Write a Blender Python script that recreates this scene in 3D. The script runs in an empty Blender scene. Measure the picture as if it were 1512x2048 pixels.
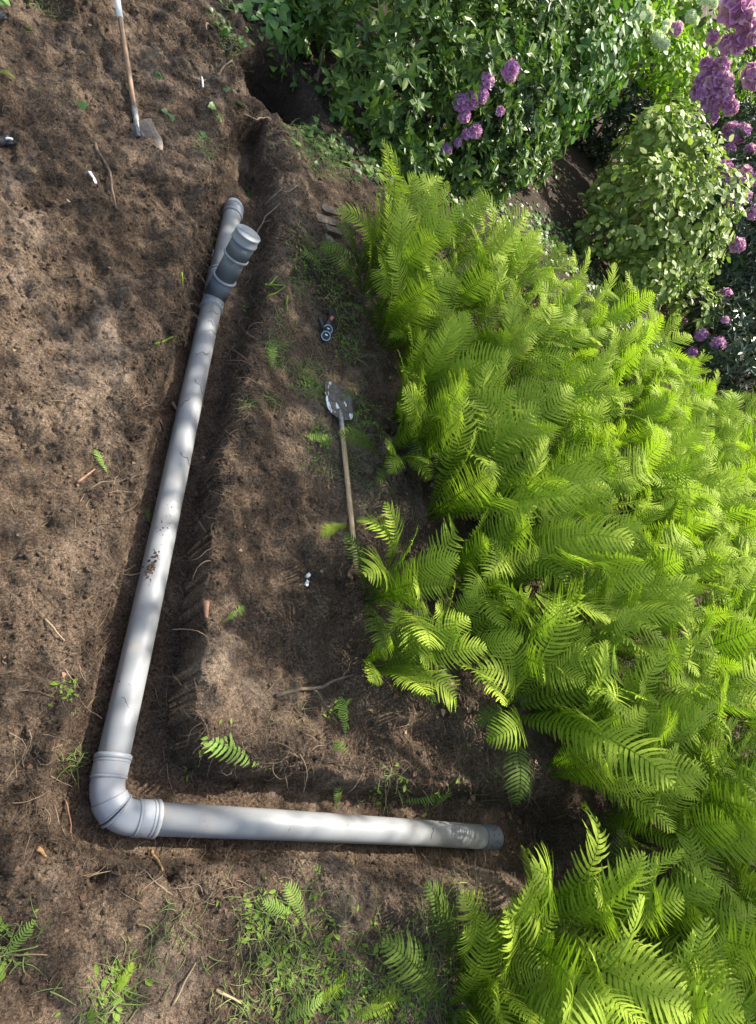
import bpy, math, random
import numpy as np
from mathutils import Vector, Matrix, Euler

random.seed(7)
rng = np.random.default_rng(7)
scene = bpy.context.scene
COL = scene.collection

# ------------------------------------------------------------------ camera
# world: origin at the elbow of the drain, +X along the short pipe, +Y along the long one
FPX, CX, CY = 1196.0, 756.0, 1024.0
CAM = np.array([-0.91082519, -0.19770611, 3.45])
RW = np.array([[0.79497437, -0.31470001, -0.51863248],
               [0.00879142, 0.8608087, -0.50885273],
               [0.60657931, 0.39996536, 0.68708751]])
cd = bpy.data.cameras.new('camera')
cam = bpy.data.objects.new('camera', cd)
COL.objects.link(cam)
M4 = Matrix([[*RW[0], CAM[0]], [*RW[1], CAM[1]], [*RW[2], CAM[2]], [0, 0, 0, 1]])
cam.matrix_world = M4
cd.sensor_fit = 'HORIZONTAL'
cd.sensor_width = 36.0
cd.lens = FPX / 1512 * 36.0
cd.clip_start = 0.05
cd.clip_end = 3000
scene.camera = cam

# ------------------------------------------------------------------ light
SUN_EL, SUN_AZ = math.radians(56), math.atan2(0.62, 0.80)      # direction to the sun, angle from +X
w = bpy.data.worlds.new('World')
scene.world = w
w.use_nodes = True
nt = w.node_tree
nt.nodes.clear()
sky = nt.nodes.new('ShaderNodeTexSky')
sky.sky_type = 'NISHITA'
sky.sun_disc = False
sky.sun_elevation = SUN_EL
sky.sun_rotation = math.pi / 2 - SUN_AZ
sky.air_density = 1.6
sky.dust_density = 3.5
sky.ozone_density = 0.7
bg = nt.nodes.new('ShaderNodeBackground')
bg.inputs['Strength'].default_value = 0.12
wo = nt.nodes.new('ShaderNodeOutputWorld')
nt.links.new(sky.outputs[0], bg.inputs[0])
nt.links.new(bg.outputs[0], wo.inputs[0])
sd = bpy.data.lights.new('sun', 'SUN')
sd.energy = 4.8
sd.angle = math.radians(0.6)
sd.color = (1.0, 0.95, 0.86)
sun = bpy.data.objects.new('sun', sd)
COL.objects.link(sun)
sdir = Vector((math.cos(SUN_EL) * math.cos(SUN_AZ), math.cos(SUN_EL) * math.sin(SUN_AZ), math.sin(SUN_EL)))
sun.rotation_euler = sdir.to_track_quat('Z', 'Y').to_euler()
sun.location = (8, 6, 12)
vs = scene.view_settings
vs.view_transform = 'Standard'
vs.look = 'None'
vs.gamma = 1
vs.exposure = 1.2
vs.use_curve_mapping = False
scene.render.engine = 'CYCLES'
scene.cycles.max_bounces = 8
scene.cycles.transmission_bounces = 6
scene.cycles.transparent_max_bounces = 4


# ------------------------------------------------------------------ helpers
def at(px, py, z=0.0):
    v = RW @ np.array([px - CX, -(py - CY), -FPX])
    return CAM + v * ((z - CAM[2]) / v[2])


def tag(o, label=None, cat=None, group=None, kind=None):
    if label: o['label'] = label
    if cat: o['category'] = cat
    if group: o['group'] = group
    if kind: o['kind'] = kind
    return o


def empty(name, loc=(0, 0, 0), rot=(0, 0, 0), sc=1.0):
    o = bpy.data.objects.new(name, None)
    COL.objects.link(o)
    o.location = loc
    o.rotation_euler = rot
    o.scale = (sc, sc, sc)
    o.empty_display_size = 0.1
    return o


def meshobj(name, me, mat=None, parent=None):
    o = bpy.data.objects.new(name, me)
    COL.objects.link(o)
    if mat is not None and not me.materials:
        me.materials.append(mat)
    if parent is not None:
        o.parent = parent
    return o


def mk(name, V, F, smooth=True):
    me = bpy.data.meshes.new(name)
    me.from_pydata([tuple(map(float, v)) for v in V], [], [tuple(map(int, f)) for f in F])
    if smooth:
        me.shade_smooth()
    me.update()
    return me


def mk_np(name, V, T, smooth=False):
    """triangles or quads from arrays"""
    V = np.asarray(V, np.float32)
    T = np.asarray(T, np.int32)
    k = T.shape[1]
    me = bpy.data.meshes.new(name)
    me.vertices.add(len(V))
    me.vertices.foreach_set('co', V.ravel())
    me.loops.add(T.size)
    me.loops.foreach_set('vertex_index', T.ravel())
    me.polygons.add(len(T))
    me.polygons.foreach_set('loop_start', np.arange(0, T.size, k, dtype=np.int32))
    me.polygons.foreach_set('loop_total', np.full(len(T), k, np.int32))
    me.polygons.foreach_set('use_smooth', np.full(len(T), smooth, bool))
    me.update(calc_edges=True)
    return me


def lattice(seed, n=257):
    return np.random.default_rng(seed).random((n, n))


_LAT = [lattice(s) for s in range(8)]


def vnoise(x, y, s=0):
    L = _LAT[s % 8]
    n = 256
    x = np.asarray(x, float) + 37.3 * s + 1000
    y = np.asarray(y, float) + 17.9 * s + 1000
    xi = np.floor(x).astype(int)
    yi = np.floor(y).astype(int)
    fx = x - xi
    fy = y - yi
    fx = fx * fx * (3 - 2 * fx)
    fy = fy * fy * (3 - 2 * fy)
    a = L[xi % n, yi % n]; b = L[(xi + 1) % n, yi % n]
    c = L[xi % n, (yi + 1) % n]; d = L[(xi + 1) % n, (yi + 1) % n]
    return (a * (1 - fx) + b * fx) * (1 - fy) + (c * (1 - fx) + d * fx) * fy - 0.5


def fbm(x, y, sc, oct=4, s=0, gain=0.5):
    r = 0; a = 1.0
    for i in range(oct):
        # rotate every octave so that the lattice does not show
        c, q = math.cos(0.7 + 1.3 * i), math.sin(0.7 + 1.3 * i)
        r = r + a * vnoise((x * c - y * q) / sc, (x * q + y * c) / sc, s + i)
        a *= gain; sc *= 0.5
    return r


# ------------------------------------------------------------------ materials
class NT:
    def __init__(s, name):
        s.m = bpy.data.materials.new(name)
        s.m.use_nodes = True
        s.t = s.m.node_tree
        s.t.nodes.clear()
        s.out = s.n('ShaderNodeOutputMaterial')

    def n(s, k, **kw):
        o = s.t.nodes.new(k)
        for a, v in kw.items():
            setattr(o, a, v)
        return o

    def l(s, a, b):
        s.t.links.new(a, b)

    def noise(s, vec, scale, detail=4, rough=0.55, dist=0.0):
        n = s.n('ShaderNodeTexNoise')
        n.inputs['Scale'].default_value = scale
        n.inputs['Detail'].default_value = detail
        n.inputs['Roughness'].default_value = rough
        n.inputs['Distortion'].default_value = dist
        if vec is not None: s.l(vec, n.inputs['Vector'])
        return n.outputs['Fac']

    def ramp(s, fac, stops, interp='LINEAR'):
        r = s.n('ShaderNodeValToRGB')
        r.color_ramp.interpolation = interp
        e = r.color_ramp.elements
        e[0].position, e[0].color = stops[0][0], (*stops[0][1], 1)
        e[1].position, e[1].color = stops[1][0], (*stops[1][1], 1)
        for p, c in stops[2:]:
            k = e.new(p); k.color = (*c, 1)
        s.l(fac, r.inputs[0])
        return r.outputs[0]

    def mix(s, fac, a, b, mode='MIX'):
        m = s.n('ShaderNodeMix', data_type='RGBA', blend_type=mode)
        for sock, v in ((m.inputs[0], fac), (m.inputs[6], a), (m.inputs[7], b)):
            if isinstance(v, (int, float)): sock.default_value = v
            elif isinstance(v, tuple): sock.default_value = (*v, 1)
            else: s.l(v, sock)
        return m.outputs[2]

    def math(s, op, a, b=0.0, c=None):
        m = s.n('ShaderNodeMath', operation=op)
        for i, v in enumerate((a, b) if c is None else (a, b, c)):
            if isinstance(v, (int, float)): m.inputs[i].default_value = v
            else: s.l(v, m.inputs[i])
        return m.outputs[0]

    def bump(s, h, strength, dist, normal=None):
        b = s.n('ShaderNodeBump')
        b.inputs['Strength'].default_value = strength
        b.inputs['Distance'].default_value = dist
        s.l(h, b.inputs['Height'])
        if normal is not None: s.l(normal, b.inputs['Normal'])
        return b.outputs[0]

    def pbr(s, col, rough=0.6, normal=None, metal=0.0, spec=0.5, link=True, coat=0):
        p = s.n('ShaderNodeBsdfPrincipled')
        if isinstance(col, tuple): p.inputs['Base Color'].default_value = (*col, 1)
        else: s.l(col, p.inputs['Base Color'])
        if isinstance(rough, (int, float)): p.inputs['Roughness'].default_value = rough
        else: s.l(rough, p.inputs['Roughness'])
        p.inputs['Metallic'].default_value = metal
        p.inputs['Specular IOR Level'].default_value = spec
        p.inputs['Coat Weight'].default_value = coat
        if normal is not None: s.l(normal, p.inputs['Normal'])
        if link: s.l(p.outputs[0], s.out.inputs[0])
        return p.outputs[0]


def soil_mat():
    k = NT('soil')
    g = k.n('ShaderNodeNewGeometry').outputs['Position']
    big = k.noise(g, 1.3, 5, 0.6, 0.4)
    mid = k.noise(g, 9, 6, 0.65)
    fine = k.noise(g, 60, 5, 0.7)
    vf = k.noise(g, 140, 4, 0.65)
    c = k.ramp(big, [(0.30, (0.078, 0.053, 0.035)), (0.74, (0.33, 0.248, 0.175)), (0.5, (0.145, 0.101, 0.069))])
    c2 = k.ramp(mid, [(0.3, (0.062, 0.042, 0.028)), (0.75, (0.33, 0.245, 0.172))])
    c = k.mix(0.3, c, c2)
    c3 = k.ramp(fine, [(0.40, (0.34, 0.31, 0.29)), (0.62, (1.42, 1.38, 1.33))])
    c = k.mix(0.85, c, c3, 'MULTIPLY')
    c4 = k.ramp(vf, [(0.38, (0.45, 0.42, 0.40)), (0.62, (1.45, 1.45, 1.45))])
    c = k.mix(0.7, c, c4, 'MULTIPLY')
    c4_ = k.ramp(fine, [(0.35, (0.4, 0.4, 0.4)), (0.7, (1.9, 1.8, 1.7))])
    # pale patches: dry crumbly crust, with sunlit spots painted into the colour too
    dry = k.ramp(k.noise(g, 1.1, 7, 0.7, 0.8), [(0.53, (0, 0, 0)), (0.66, (1, 1, 1))])
    dm = k.math('MULTIPLY', dry, k.ramp(k.noise(g, 35, 4, 0.7), [(0.35, (0.1, 0.1, 0.1)), (0.6, (1, 1, 1))]))
    c = k.mix(k.math('MULTIPLY', dm, 0.6), c, (0.46, 0.355, 0.265))
    # humus, darkened to paint in the hedge's shade, under the shrubs and beyond
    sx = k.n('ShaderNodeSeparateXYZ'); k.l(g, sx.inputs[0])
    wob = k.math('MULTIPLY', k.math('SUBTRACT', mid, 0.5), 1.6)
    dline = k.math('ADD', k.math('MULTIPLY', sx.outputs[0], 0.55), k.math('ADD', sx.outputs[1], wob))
    shade_mask = k.ramp(k.math('DIVIDE', k.math('SUBTRACT', dline, 6.6), 1.2), [(0.0, (0, 0, 0)), (1.0, (1, 1, 1))])
    shade_col = k.mix(1.0, (0.055, 0.040, 0.030), c4_, 'MULTIPLY')
    c = k.mix(shade_mask, c, shade_col)
    vor = k.n('ShaderNodeTexVoronoi'); vor.inputs['Scale'].default_value = 75; vor.inputs['Randomness'].default_value = 1
    k.l(g, vor.inputs['Vector'])
    mp2 = k.n('ShaderNodeMapping'); mp2.inputs['Rotation'].default_value = (0, 0, 0.58); mp2.inputs['Scale'].default_value = (1.0, 0.38, 1.0)
    k.l(g, mp2.inputs[0])
    streak = k.noise(mp2.outputs[0], 26, 6, 0.72, 0.6)
    n0 = k.bump(streak, 0.9, 0.045)
    n1 = k.bump(mid, 0.35, 0.03, n0)
    n2 = k.bump(k.math('SUBTRACT', 1.0, vor.outputs['Distance']), 0.7, 0.010, n1)
    n3 = k.bump(fine, 1.0, 0.028, n2)
    n4 = k.bump(vf, 1.0, 0.007, n3)
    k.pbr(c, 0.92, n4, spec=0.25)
    return k.m


def leaf_mat(name, cols, back, trans=0.35, rough=0.42, spec=0.5, objrand=False, tip=0.0):
    """cols: 3 colours over the per-leaf random number"""
    k = NT(name)
    geo = k.n('ShaderNodeNewGeometry')
    r = geo.outputs['Random Per Island']
    if objrand:
        oi = k.n('ShaderNodeObjectInfo')
        r = k.math('FRACT', k.math('ADD', k.math('MULTIPLY', r, 0.35), k.math('MULTIPLY', oi.outputs['Random'], 0.65)))
    n = k.noise(geo.outputs['Position'], 3.0, 3)
    v = k.math('ADD', k.math('MULTIPLY', r, 0.7), k.math('MULTIPLY', n, 0.3))
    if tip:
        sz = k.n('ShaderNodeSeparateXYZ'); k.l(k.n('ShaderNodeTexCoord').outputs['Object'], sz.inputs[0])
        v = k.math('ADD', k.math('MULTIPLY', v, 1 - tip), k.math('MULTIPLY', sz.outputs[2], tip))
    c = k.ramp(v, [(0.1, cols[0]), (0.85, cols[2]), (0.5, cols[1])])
    fine = k.noise(geo.outputs['Position'], 90, 3)
    c = k.mix(0.5, c, k.ramp(fine, [(0.3, (0.72, 0.72, 0.72)), (0.7, (1.2, 1.2, 1.2))]), 'MULTIPLY')
    bc = k.mix(geo.outputs['Backfacing'], c, k.mix(0.5, c, back))
    nb = k.bump(fine, 0.25, 0.002)
    p = k.pbr(bc, rough, nb, spec=spec, link=False)
    t = k.n('ShaderNodeBsdfTranslucent')
    k.l(k.mix(1.0, c, (1.25, 1.5, 0.6), 'MULTIPLY'), t.inputs[0])
    ms = k.n('ShaderNodeMixShader')
    ms.inputs[0].default_value = trans
    k.l(p, ms.inputs[1]); k.l(t.outputs[0], ms.inputs[2])
    k.l(ms.outputs[0], k.out.inputs[0])
    return k.m


def plain(name, a, b, scale=20, rough=0.6, bump=0.3, bd=0.003, metal=0.0, spec=0.5, stretch=None):
    k = NT(name)
    tc = k.n('ShaderNodeTexCoord').outputs['Object']
    if stretch:
        mp = k.n('ShaderNodeMapping'); mp.inputs['Scale'].default_value = stretch
        k.l(tc, mp.inputs[0]); tc = mp.outputs[0]
    f = k.noise(tc, scale, 5, 0.6)
    c = k.ramp(f, [(0.35, a), (0.68, b)])
    k.pbr(c, rough, k.bump(f, bump, bd), metal=metal, spec=spec)
    return k.m


def pvc_mat(name, base, mud=True):
    k = NT(name)
    g = k.n('ShaderNodeNewGeometry').outputs['Position']
    a = k.noise(g, 1.7, 4, 0.6)
    c = k.mix(1.0, base, k.ramp(a, [(0.3, (0.93, 0.94, 0.95)), (0.75, (1.06, 1.05, 1.0))]), 'MULTIPLY')
    # dust film and scattered specks of earth
    mp = k.n('ShaderNodeMapping'); mp.inputs['Scale'].default_value = (1, 1, 1); k.l(g, mp.inputs[0])
    dust = k.ramp(k.noise(g, 6, 6, 0.72), [(0.52, (0, 0, 0)), (0.74, (1, 1, 1))])
    c = k.mix(k.math('MULTIPLY', dust, 0.42), c, (0.36, 0.30, 0.245))
    if mud:
        sp = k.ramp(k.noise(g, 95, 3, 0.6), [(0.68, (0, 0, 0)), (0.71, (1, 1, 1))])
        spm = k.math('MULTIPLY', sp, k.ramp(k.noise(g, 3.5, 3), [(0.48, (0, 0, 0)), (0.62, (1, 1, 1))]))
        c = k.mix(k.math('MULTIPLY', spm, 0.8), c, (0.09, 0.065, 0.05))
    rough = k.math('ADD', 0.5, k.math('MULTIPLY', dust, 0.3))
    k.pbr(c, rough, k.bump(k.noise(g, 220, 3), 0.06, 0.001), spec=0.5)
    return k.m


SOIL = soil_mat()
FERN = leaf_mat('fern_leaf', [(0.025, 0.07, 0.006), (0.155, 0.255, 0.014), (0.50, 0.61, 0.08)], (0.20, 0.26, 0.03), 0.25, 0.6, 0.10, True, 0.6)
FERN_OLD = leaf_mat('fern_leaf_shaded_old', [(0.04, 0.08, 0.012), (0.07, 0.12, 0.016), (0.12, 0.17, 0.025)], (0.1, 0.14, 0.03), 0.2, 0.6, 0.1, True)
FERN2 = leaf_mat('fern_leaf_soft', [(0.13, 0.23, 0.03), (0.20, 0.31, 0.045), (0.31, 0.40, 0.08)], (0.2, 0.3, 0.08), 0.35, 0.6, 0.18, True)
LAUREL = leaf_mat('laurel_leaf', [(0.035, 0.08, 0.016), (0.08, 0.145, 0.026), (0.17, 0.25, 0.045)], (0.12, 0.18, 0.09), 0.22, 0.42, 0.35)
HEDGE = leaf_mat('hedge_leaf', [(0.045, 0.11, 0.025), (0.085, 0.17, 0.035), (0.15, 0.25, 0.05)], (0.16, 0.22, 0.1), 0.28, 0.46, 0.3)
SNOW = leaf_mat('pale_shrub_leaf', [(0.10, 0.155, 0.03), (0.20, 0.275, 0.06), (0.40, 0.45, 0.15)], (0.25, 0.3, 0.16), 0.25, 0.5, 0.3)
LIME = leaf_mat('lime_leaf', [(0.13, 0.23, 0.02), (0.20, 0.32, 0.03), (0.30, 0.42, 0.05)], (0.3, 0.4, 0.1), 0.4, 0.45, 0.4)
RHODO = leaf_mat('rhododendron_leaf', [(0.016, 0.034, 0.016), (0.03, 0.058, 0.026), (0.075, 0.11, 0.05)], (0.09, 0.1, 0.06), 0.08, 0.34, 0.5)
IVY = leaf_mat('ivy_leaf', [(0.05, 0.14, 0.025), (0.09, 0.20, 0.035), (0.16, 0.27, 0.05)], (0.16, 0.22, 0.1), 0.28, 0.4, 0.5)
PETAL = leaf_mat('purple_petal', [(0.46, 0.17, 0.54), (0.64, 0.31, 0.70), (0.82, 0.55, 0.84)], (0.5, 0.25, 0.62), 0.3, 0.6, 0.2)
WHITEP = leaf_mat('white_petal', [(0.7, 0.72, 0.62), (0.8, 0.8, 0.74), (0.85, 0.85, 0.8)], (0.8, 0.8, 0.74), 0.3, 0.6, 0.2)
GRASS = leaf_mat('grass_blade', [(0.14, 0.21, 0.045), (0.25, 0.33, 0.075), (0.42, 0.43, 0.18)], (0.2, 0.26, 0.1), 0.25, 0.55, 0.3)
DEADL = leaf_mat('dead_leaf', [(0.11, 0.06, 0.038), (0.20, 0.115, 0.07), (0.33, 0.22, 0.14)], (0.3, 0.2, 0.14), 0.1, 0.7, 0.2)
STRAWM = leaf_mat('straw', [(0.16, 0.115, 0.07), (0.28, 0.21, 0.13), (0.42, 0.34, 0.2)], (0.3, 0.25, 0.14), 0.05, 0.7, 0.2)
ROOTM = plain('root_bark', (0.07, 0.045, 0.03), (0.19, 0.13, 0.085), 25, 0.85, 0.6)
PALEROOT = plain('pale_root', (0.19, 0.13, 0.08), (0.36, 0.26, 0.17), 25, 0.8, 0.5)
REDWOOD = plain('split_wood', (0.14, 0.07, 0.04), (0.30, 0.165, 0.10), 30, 0.75, 0.5)
ORANGEW = plain('orange_stalk', (0.26, 0.14, 0.05), (0.48, 0.29, 0.12), 30, 0.7, 0.4)
BARK = plain('bark', (0.06, 0.045, 0.032), (0.16, 0.12, 0.09), 12, 0.9, 0.8, 0.02)
TWIG = plain('twig_bark', (0.09, 0.065, 0.04), (0.20, 0.15, 0.095), 12, 0.85, 0.5)
PVC = pvc_mat('grey_pvc', (0.245, 0.250, 0.256))
PVCF = pvc_mat('blue_grey_fitting', (0.25, 0.265, 0.29), False)
PVCD = pvc_mat('dark_grey_pvc', (0.125, 0.137, 0.155), True)
WOODH = plain('ash_handle', (0.36, 0.235, 0.12), (0.60, 0.43, 0.255), 14, 0.5, 0.25, 0.001, stretch=(8, 8, 0.8))
WOODD = plain('weathered_handle', (0.12, 0.068, 0.04), (0.33, 0.20, 0.115), 9, 0.5, 0.3, 0.001, stretch=(6, 6, 0.7))
STEEL = plain('worn_steel', (0.18, 0.165, 0.15), (0.42, 0.40, 0.37), 30, 0.45, 0.2, 0.001, metal=0.5)
WHITE = plain('white_plastic', (0.70, 0.70, 0.70), (0.82, 0.82, 0.80), 30, 0.5, 0.1)
BLACK = plain('black_rubber', (0.012, 0.012, 0.014), (0.035, 0.035, 0.04), 30, 0.5, 0.3)
BLUE = plain('pale_blue_rim', (0.20, 0.36, 0.50), (0.32, 0.5, 0.64), 30, 0.4, 0.1)
REDP = plain('faded_red_plastic', (0.42, 0.12, 0.09), (0.58, 0.24, 0.18), 30, 0.5, 0.1)
TILE = plain('slate_stone', (0.08, 0.058, 0.043), (0.19, 0.145, 0.11), 22, 0.85, 0.7, 0.006)


def blade_mat():
    k = NT('soiled_spade_steel')
    tc = k.n('ShaderNodeTexCoord').outputs['Object']
    base = k.ramp(k.noise(tc, 30, 5), [(0.35, (0.085, 0.07, 0.06)), (0.7, (0.19, 0.16, 0.14))])
    # patches where the white metal shows through the caked earth, streaked along the blade
    mp = k.n('ShaderNodeMapping'); mp.inputs['Scale'].default_value = (1.0, 1.0, 0.45); mp.inputs['Location'].default_value = (0.31, 0.2, 0.12)
    k.l(tc, mp.inputs[0])
    m = k.ramp(k.noise(mp.outputs[0], 17, 3, 0.5, 0.4), [(0.59, (0, 0, 0)), (0.61, (1, 1, 1))])
    c = k.mix(m, base, (0.74, 0.76, 0.80))
    inv = k.math('SUBTRACT', 1.0, m)
    k.pbr(c, k.math('ADD', 0.35, k.math('MULTIPLY', inv, 0.5)), k.bump(inv, 0.5, 0.003), metal=0.0)
    return k.m


BLADEM = blade_mat()

# ------------------------------------------------------------------ ground
def poly_sd(P, x, y):
    """signed distance to a closed polygon, negative inside"""
    P = np.asarray(P)
    d = np.full(x.shape, 1e9)
    ins = np.zeros(x.shape, bool)
    n = len(P)
    for i in range(n):
        ax, ay = P[i]; bx, by = P[(i + 1) % n]
        ex, ey = bx - ax, by - ay
        t = np.clip(((x - ax) * ex + (y - ay) * ey) / (ex * ex + ey * ey + 1e-12), 0, 1)
        d = np.minimum(d, (x - ax - t * ex) ** 2 + (y - ay - t * ey) ** 2)
        cond = ((ay > y) != (by > y)) & (x < (bx - ax) * (y - ay) / (by - ay + 1e-12) + ax)
        ins ^= cond
    d = np.sqrt(d)
    return np.where(ins, -d, d)


ZF, ZB = -0.10, 0.20
FLOOR = [(140, 1500), (135, 1580), (160, 1650), (215, 1690), (420, 1700), (700, 1712), (950, 1722), (1110, 1730), (1125, 1650), (1000, 1622), (850, 1606),
         (600, 1585), (400, 1560), (362, 1530), (352, 1400), (366, 1200), (401, 1000), (436, 850), (470, 700), (496, 600), (512, 500),
         (505, 420), (512, 350), (505, 290), (470, 280), (452, 350), (440, 440), (395, 600), (362, 700), (315, 900), (262, 1100), (215, 1300), (185, 1430)]
TOP = [(60, 1480), (60, 1600), (95, 1680), (170, 1752), (400, 1752), (700, 1755), (960, 1762), (1130, 1800), (1190, 1700), (1150, 1590), (1000, 1560),
       (850, 1545), (700, 1530), (560, 1520), (430, 1512), (385, 1490), (372, 1400), (392, 1200), (428, 1000), (466, 850), (500, 720), (530, 610),
       (555, 500), (575, 400), (560, 310), (525, 235), (450, 235), (420, 400), (390, 520), (355, 620), (300, 760), (245, 900), (205, 1100), (165, 1300), (105, 1400)]
FL = [tuple(at(*p, z=ZF)[:2]) for p in FLOOR]
TP = [tuple(at(*p, z=ZB)[:2]) for p in TOP]
PIT = at(545, 178, 0.15)[:2]


def height(x, y):
    wx = x + 0.075 * fbm(x, y, 0.25, 3, 3) + 0.009 * fbm(x, y, 0.07, 3, 2, 0.6)
    wy = y + 0.075 * fbm(x, y, 0.25, 3, 5) + 0.009 * fbm(x, y, 0.07, 3, 6, 0.6)
    near = (x > -3) & (x < 5) & (y > -3) & (y < 8)
    dF = np.full(x.shape, 5.0); dT = np.full(x.shape, 5.0)
    dF[near] = poly_sd(FL, wx[near], wy[near]); dT[near] = poly_sd(TP, wx[near], wy[near])
    t = np.clip(dF, 0, None) / (np.clip(dF, 0, None) + np.clip(-dT, 0, None) + 1e-4)
    t = np.clip((t - 0.15) / 0.62, 0, 1)
    t = t * t * (3 - 2 * t)
    left = 1 / (1 + np.exp((x + 0.25) / 0.12))                  # spoil side, left of the long pipe
    bank = ZB + 0.05 * fbm(x, y, 1.3, 3, 1)
    bank = bank + left * (0.10 * fbm(x, y, 0.9, 3, 4) + 0.05 * fbm(x, y, 0.33, 3, 2) + 0.05)
    # lower bank below the short pipe is a little less high
    bank = bank - 0.10 / (1 + np.exp((y + 0.1) / 0.05)) * (x > -3)
    # spoil lip thrown up along the trench edges
    lip = np.exp(-((dT - 0.12) / 0.12) ** 2) * 0.05 * (0.5 + 1.6 * np.clip(fbm(x, y, 0.4, 2, 7) + 0.4, 0, 1))
    bank = bank + lip * (dT > 0)
    h = ZF + (bank - ZF) * t
    # shallow shelf cut above the short pipe, and the hollow at the pipe's end
    h = h - 0.10 * np.exp(-(((x - 1.9) / 0.75) ** 4 + ((y - 0.50) / 0.13) ** 4))
    h = h - 0.16 * np.exp(-(((x - 3.4) / 0.55) ** 2 + ((y - 0.0) / 0.3) ** 2))
    # far hollow under the hedge, and the deep pocket beyond the end cap
    rp = np.hypot((wx - PIT[0] - 0.02) / 0.42, (wy - PIT[1] - 0.05) / 0.52)
    h = h - 0.75 * (1 / (1 + np.exp((rp - 0.92) / 0.045))) * (near)
    p2 = at(515, 335, 0.0)
    h = h - 0.22 * np.exp(-(((x - p2[0]) / 0.16) ** 2 + ((y - p2[1]) / 0.22) ** 2))
    # hole below the bend
    for (hx, hy, hr, hd) in ((190, 1770, 0.07, 0.14), (345, 1765, 0.04, 0.10), (405, 1825, 0.06, 0.07), (655, 1850, .05, .06), (352, 780, .06, .05), (240, 1110, .05, .08), (395, 405, .05, .03)):
        q = at(hx, hy, 0.1)
        h = h - hd * np.exp(-(((x - q[0]) ** 2 + (y - q[1]) ** 2) / hr ** 2))
    # crumbs and clods
    rough = 0.42 + 0.58 * np.clip(t, 0, 1)
    amp = 0.55 + 1.1 * np.clip(fbm(x, y, 0.7, 2, 5) + 0.35, 0, 1) + 0.2 * left
    sa = (x * 0.83 + y * 0.55); sb = (-x * 0.55 + y * 0.83)
    rid = np.abs(fbm(x, y, 0.20, 3, 6)) - 0.2 + left * 0.8 * fbm(sa * 1.0, sb * 0.32, 0.10, 3, 1)
    h = h + rough * amp * (0.062 * rid + 0.044 * fbm(x, y, 0.12, 4, 0, 0.62))
    pk = np.clip(fbm(x + 0.02 * fbm(x, y, .03, 2, 1), y, 0.045, 3, 3) , -0.3, 1)
    h = h + rough * 0.012 * fbm(x * 0.83 + y * 0.55, (-x * 0.55 + y * 0.83) * 0.4, 0.045, 3, 5, 0.7)
    h = h - 0.05 * rough * np.clip(fbm(x, y, 0.30, 3, 0) - 0.22, 0, 1) * 3 * left
    # the ground rises gently away under the shrubs
    h = h + 0.02 * np.clip(y - 7, 0, 4) * 0
    return h


def axis(lo, a, b, hi, st):
    core = np.arange(a, b, st)
    out = []; p = b; s = st
    while p < hi:
        out.append(p); s *= 1.16; p += s
    out.append(hi)
    inn = []; p = a - st; s = st
    while p > lo:
        inn.append(p); s *= 1.16; p -= s
    inn.append(lo)
    return np.concatenate([np.array(inn[::-1]), core, np.array(out)])


gx = axis(-400, -2.35, 2.9, 900, 0.0102)
gy = axis(-400, -1.05, 7.4, 900, 0.0122)
GX, GY = np.meshgrid(gx, gy, indexing='ij')
fade = np.exp(-np.clip(np.hypot(GX - 2, GY - 3) - 14, 0, None) / 10)
GZ = height(GX, GY) * fade + 0.1 * (1 - fade)
nx, ny = GX.shape
idx = np.arange(nx * ny).reshape(nx, ny)
quads = np.stack([idx[:-1, :-1], idx[1:, :-1], idx[1:, 1:], idx[:-1, 1:]], -1).reshape(-1, 4)
# crumbly cut faces: push the vertices of steep places sideways
gzx = np.gradient(GZ, gx, axis=0); gzy = np.gradient(GZ, gy, axis=1)
steep = np.clip((np.hypot(gzx, gzy) - 0.6) / 1.5, 0, 1)
DXX = steep * 0.022 * fbm(GY * 0.7 + 0.3 * GX + GZ * 0.6, GZ * 1.5 - GY * 0.4, 0.085, 4, 3, 0.65)
DYY = steep * 0.022 * fbm(GX * 0.7 - 0.3 * GY + GZ * 0.6, GZ * 1.5 + 3 - GX * 0.4, 0.085, 4, 6, 0.65)
gm = mk_np('ground', np.stack([GX + DXX, GY + DYY, GZ], -1).reshape(-1, 3), quads, True)
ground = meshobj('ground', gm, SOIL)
tag(ground, kind='structure')


def H(x, y):
    """ground height by bilinear look-up"""
    i = int(np.clip(np.searchsorted(gx, x) - 1, 0, nx - 2)); j = int(np.clip(np.searchsorted(gy, y) - 1, 0, ny - 2))
    fx = (x - gx[i]) / (gx[i + 1] - gx[i]); fy = (y - gy[j]) / (gy[j + 1] - gy[j])
    return float((GZ[i, j] * (1 - fx) + GZ[i + 1, j] * fx) * (1 - fy) + (GZ[i, j + 1] * (1 - fx) + GZ[i + 1, j + 1] * fx) * fy)


def Hv(x, y):
    i = np.clip(np.searchsorted(gx, x) - 1, 0, nx - 2); j = np.clip(np.searchsorted(gy, y) - 1, 0, ny - 2)
    fx = (x - gx[i]) / (gx[i + 1] - gx[i]); fy = (y - gy[j]) / (gy[j + 1] - gy[j])
    return (GZ[i, j] * (1 - fx) + GZ[i + 1, j] * fx) * (1 - fy) + (GZ[i, j + 1] * (1 - fx) + GZ[i + 1, j + 1] * fx) * fy


def G(px, py, lift=0.0):
    """point on the ground seen at this pixel"""
    z = 0.15
    for _ in range(12):
        p = at(px, py, z)
        z = 0.5 * z + 0.5 * (H(p[0], p[1]) + lift)
    return Vector((p[0], p[1], H(p[0], p[1]) + lift))


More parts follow.
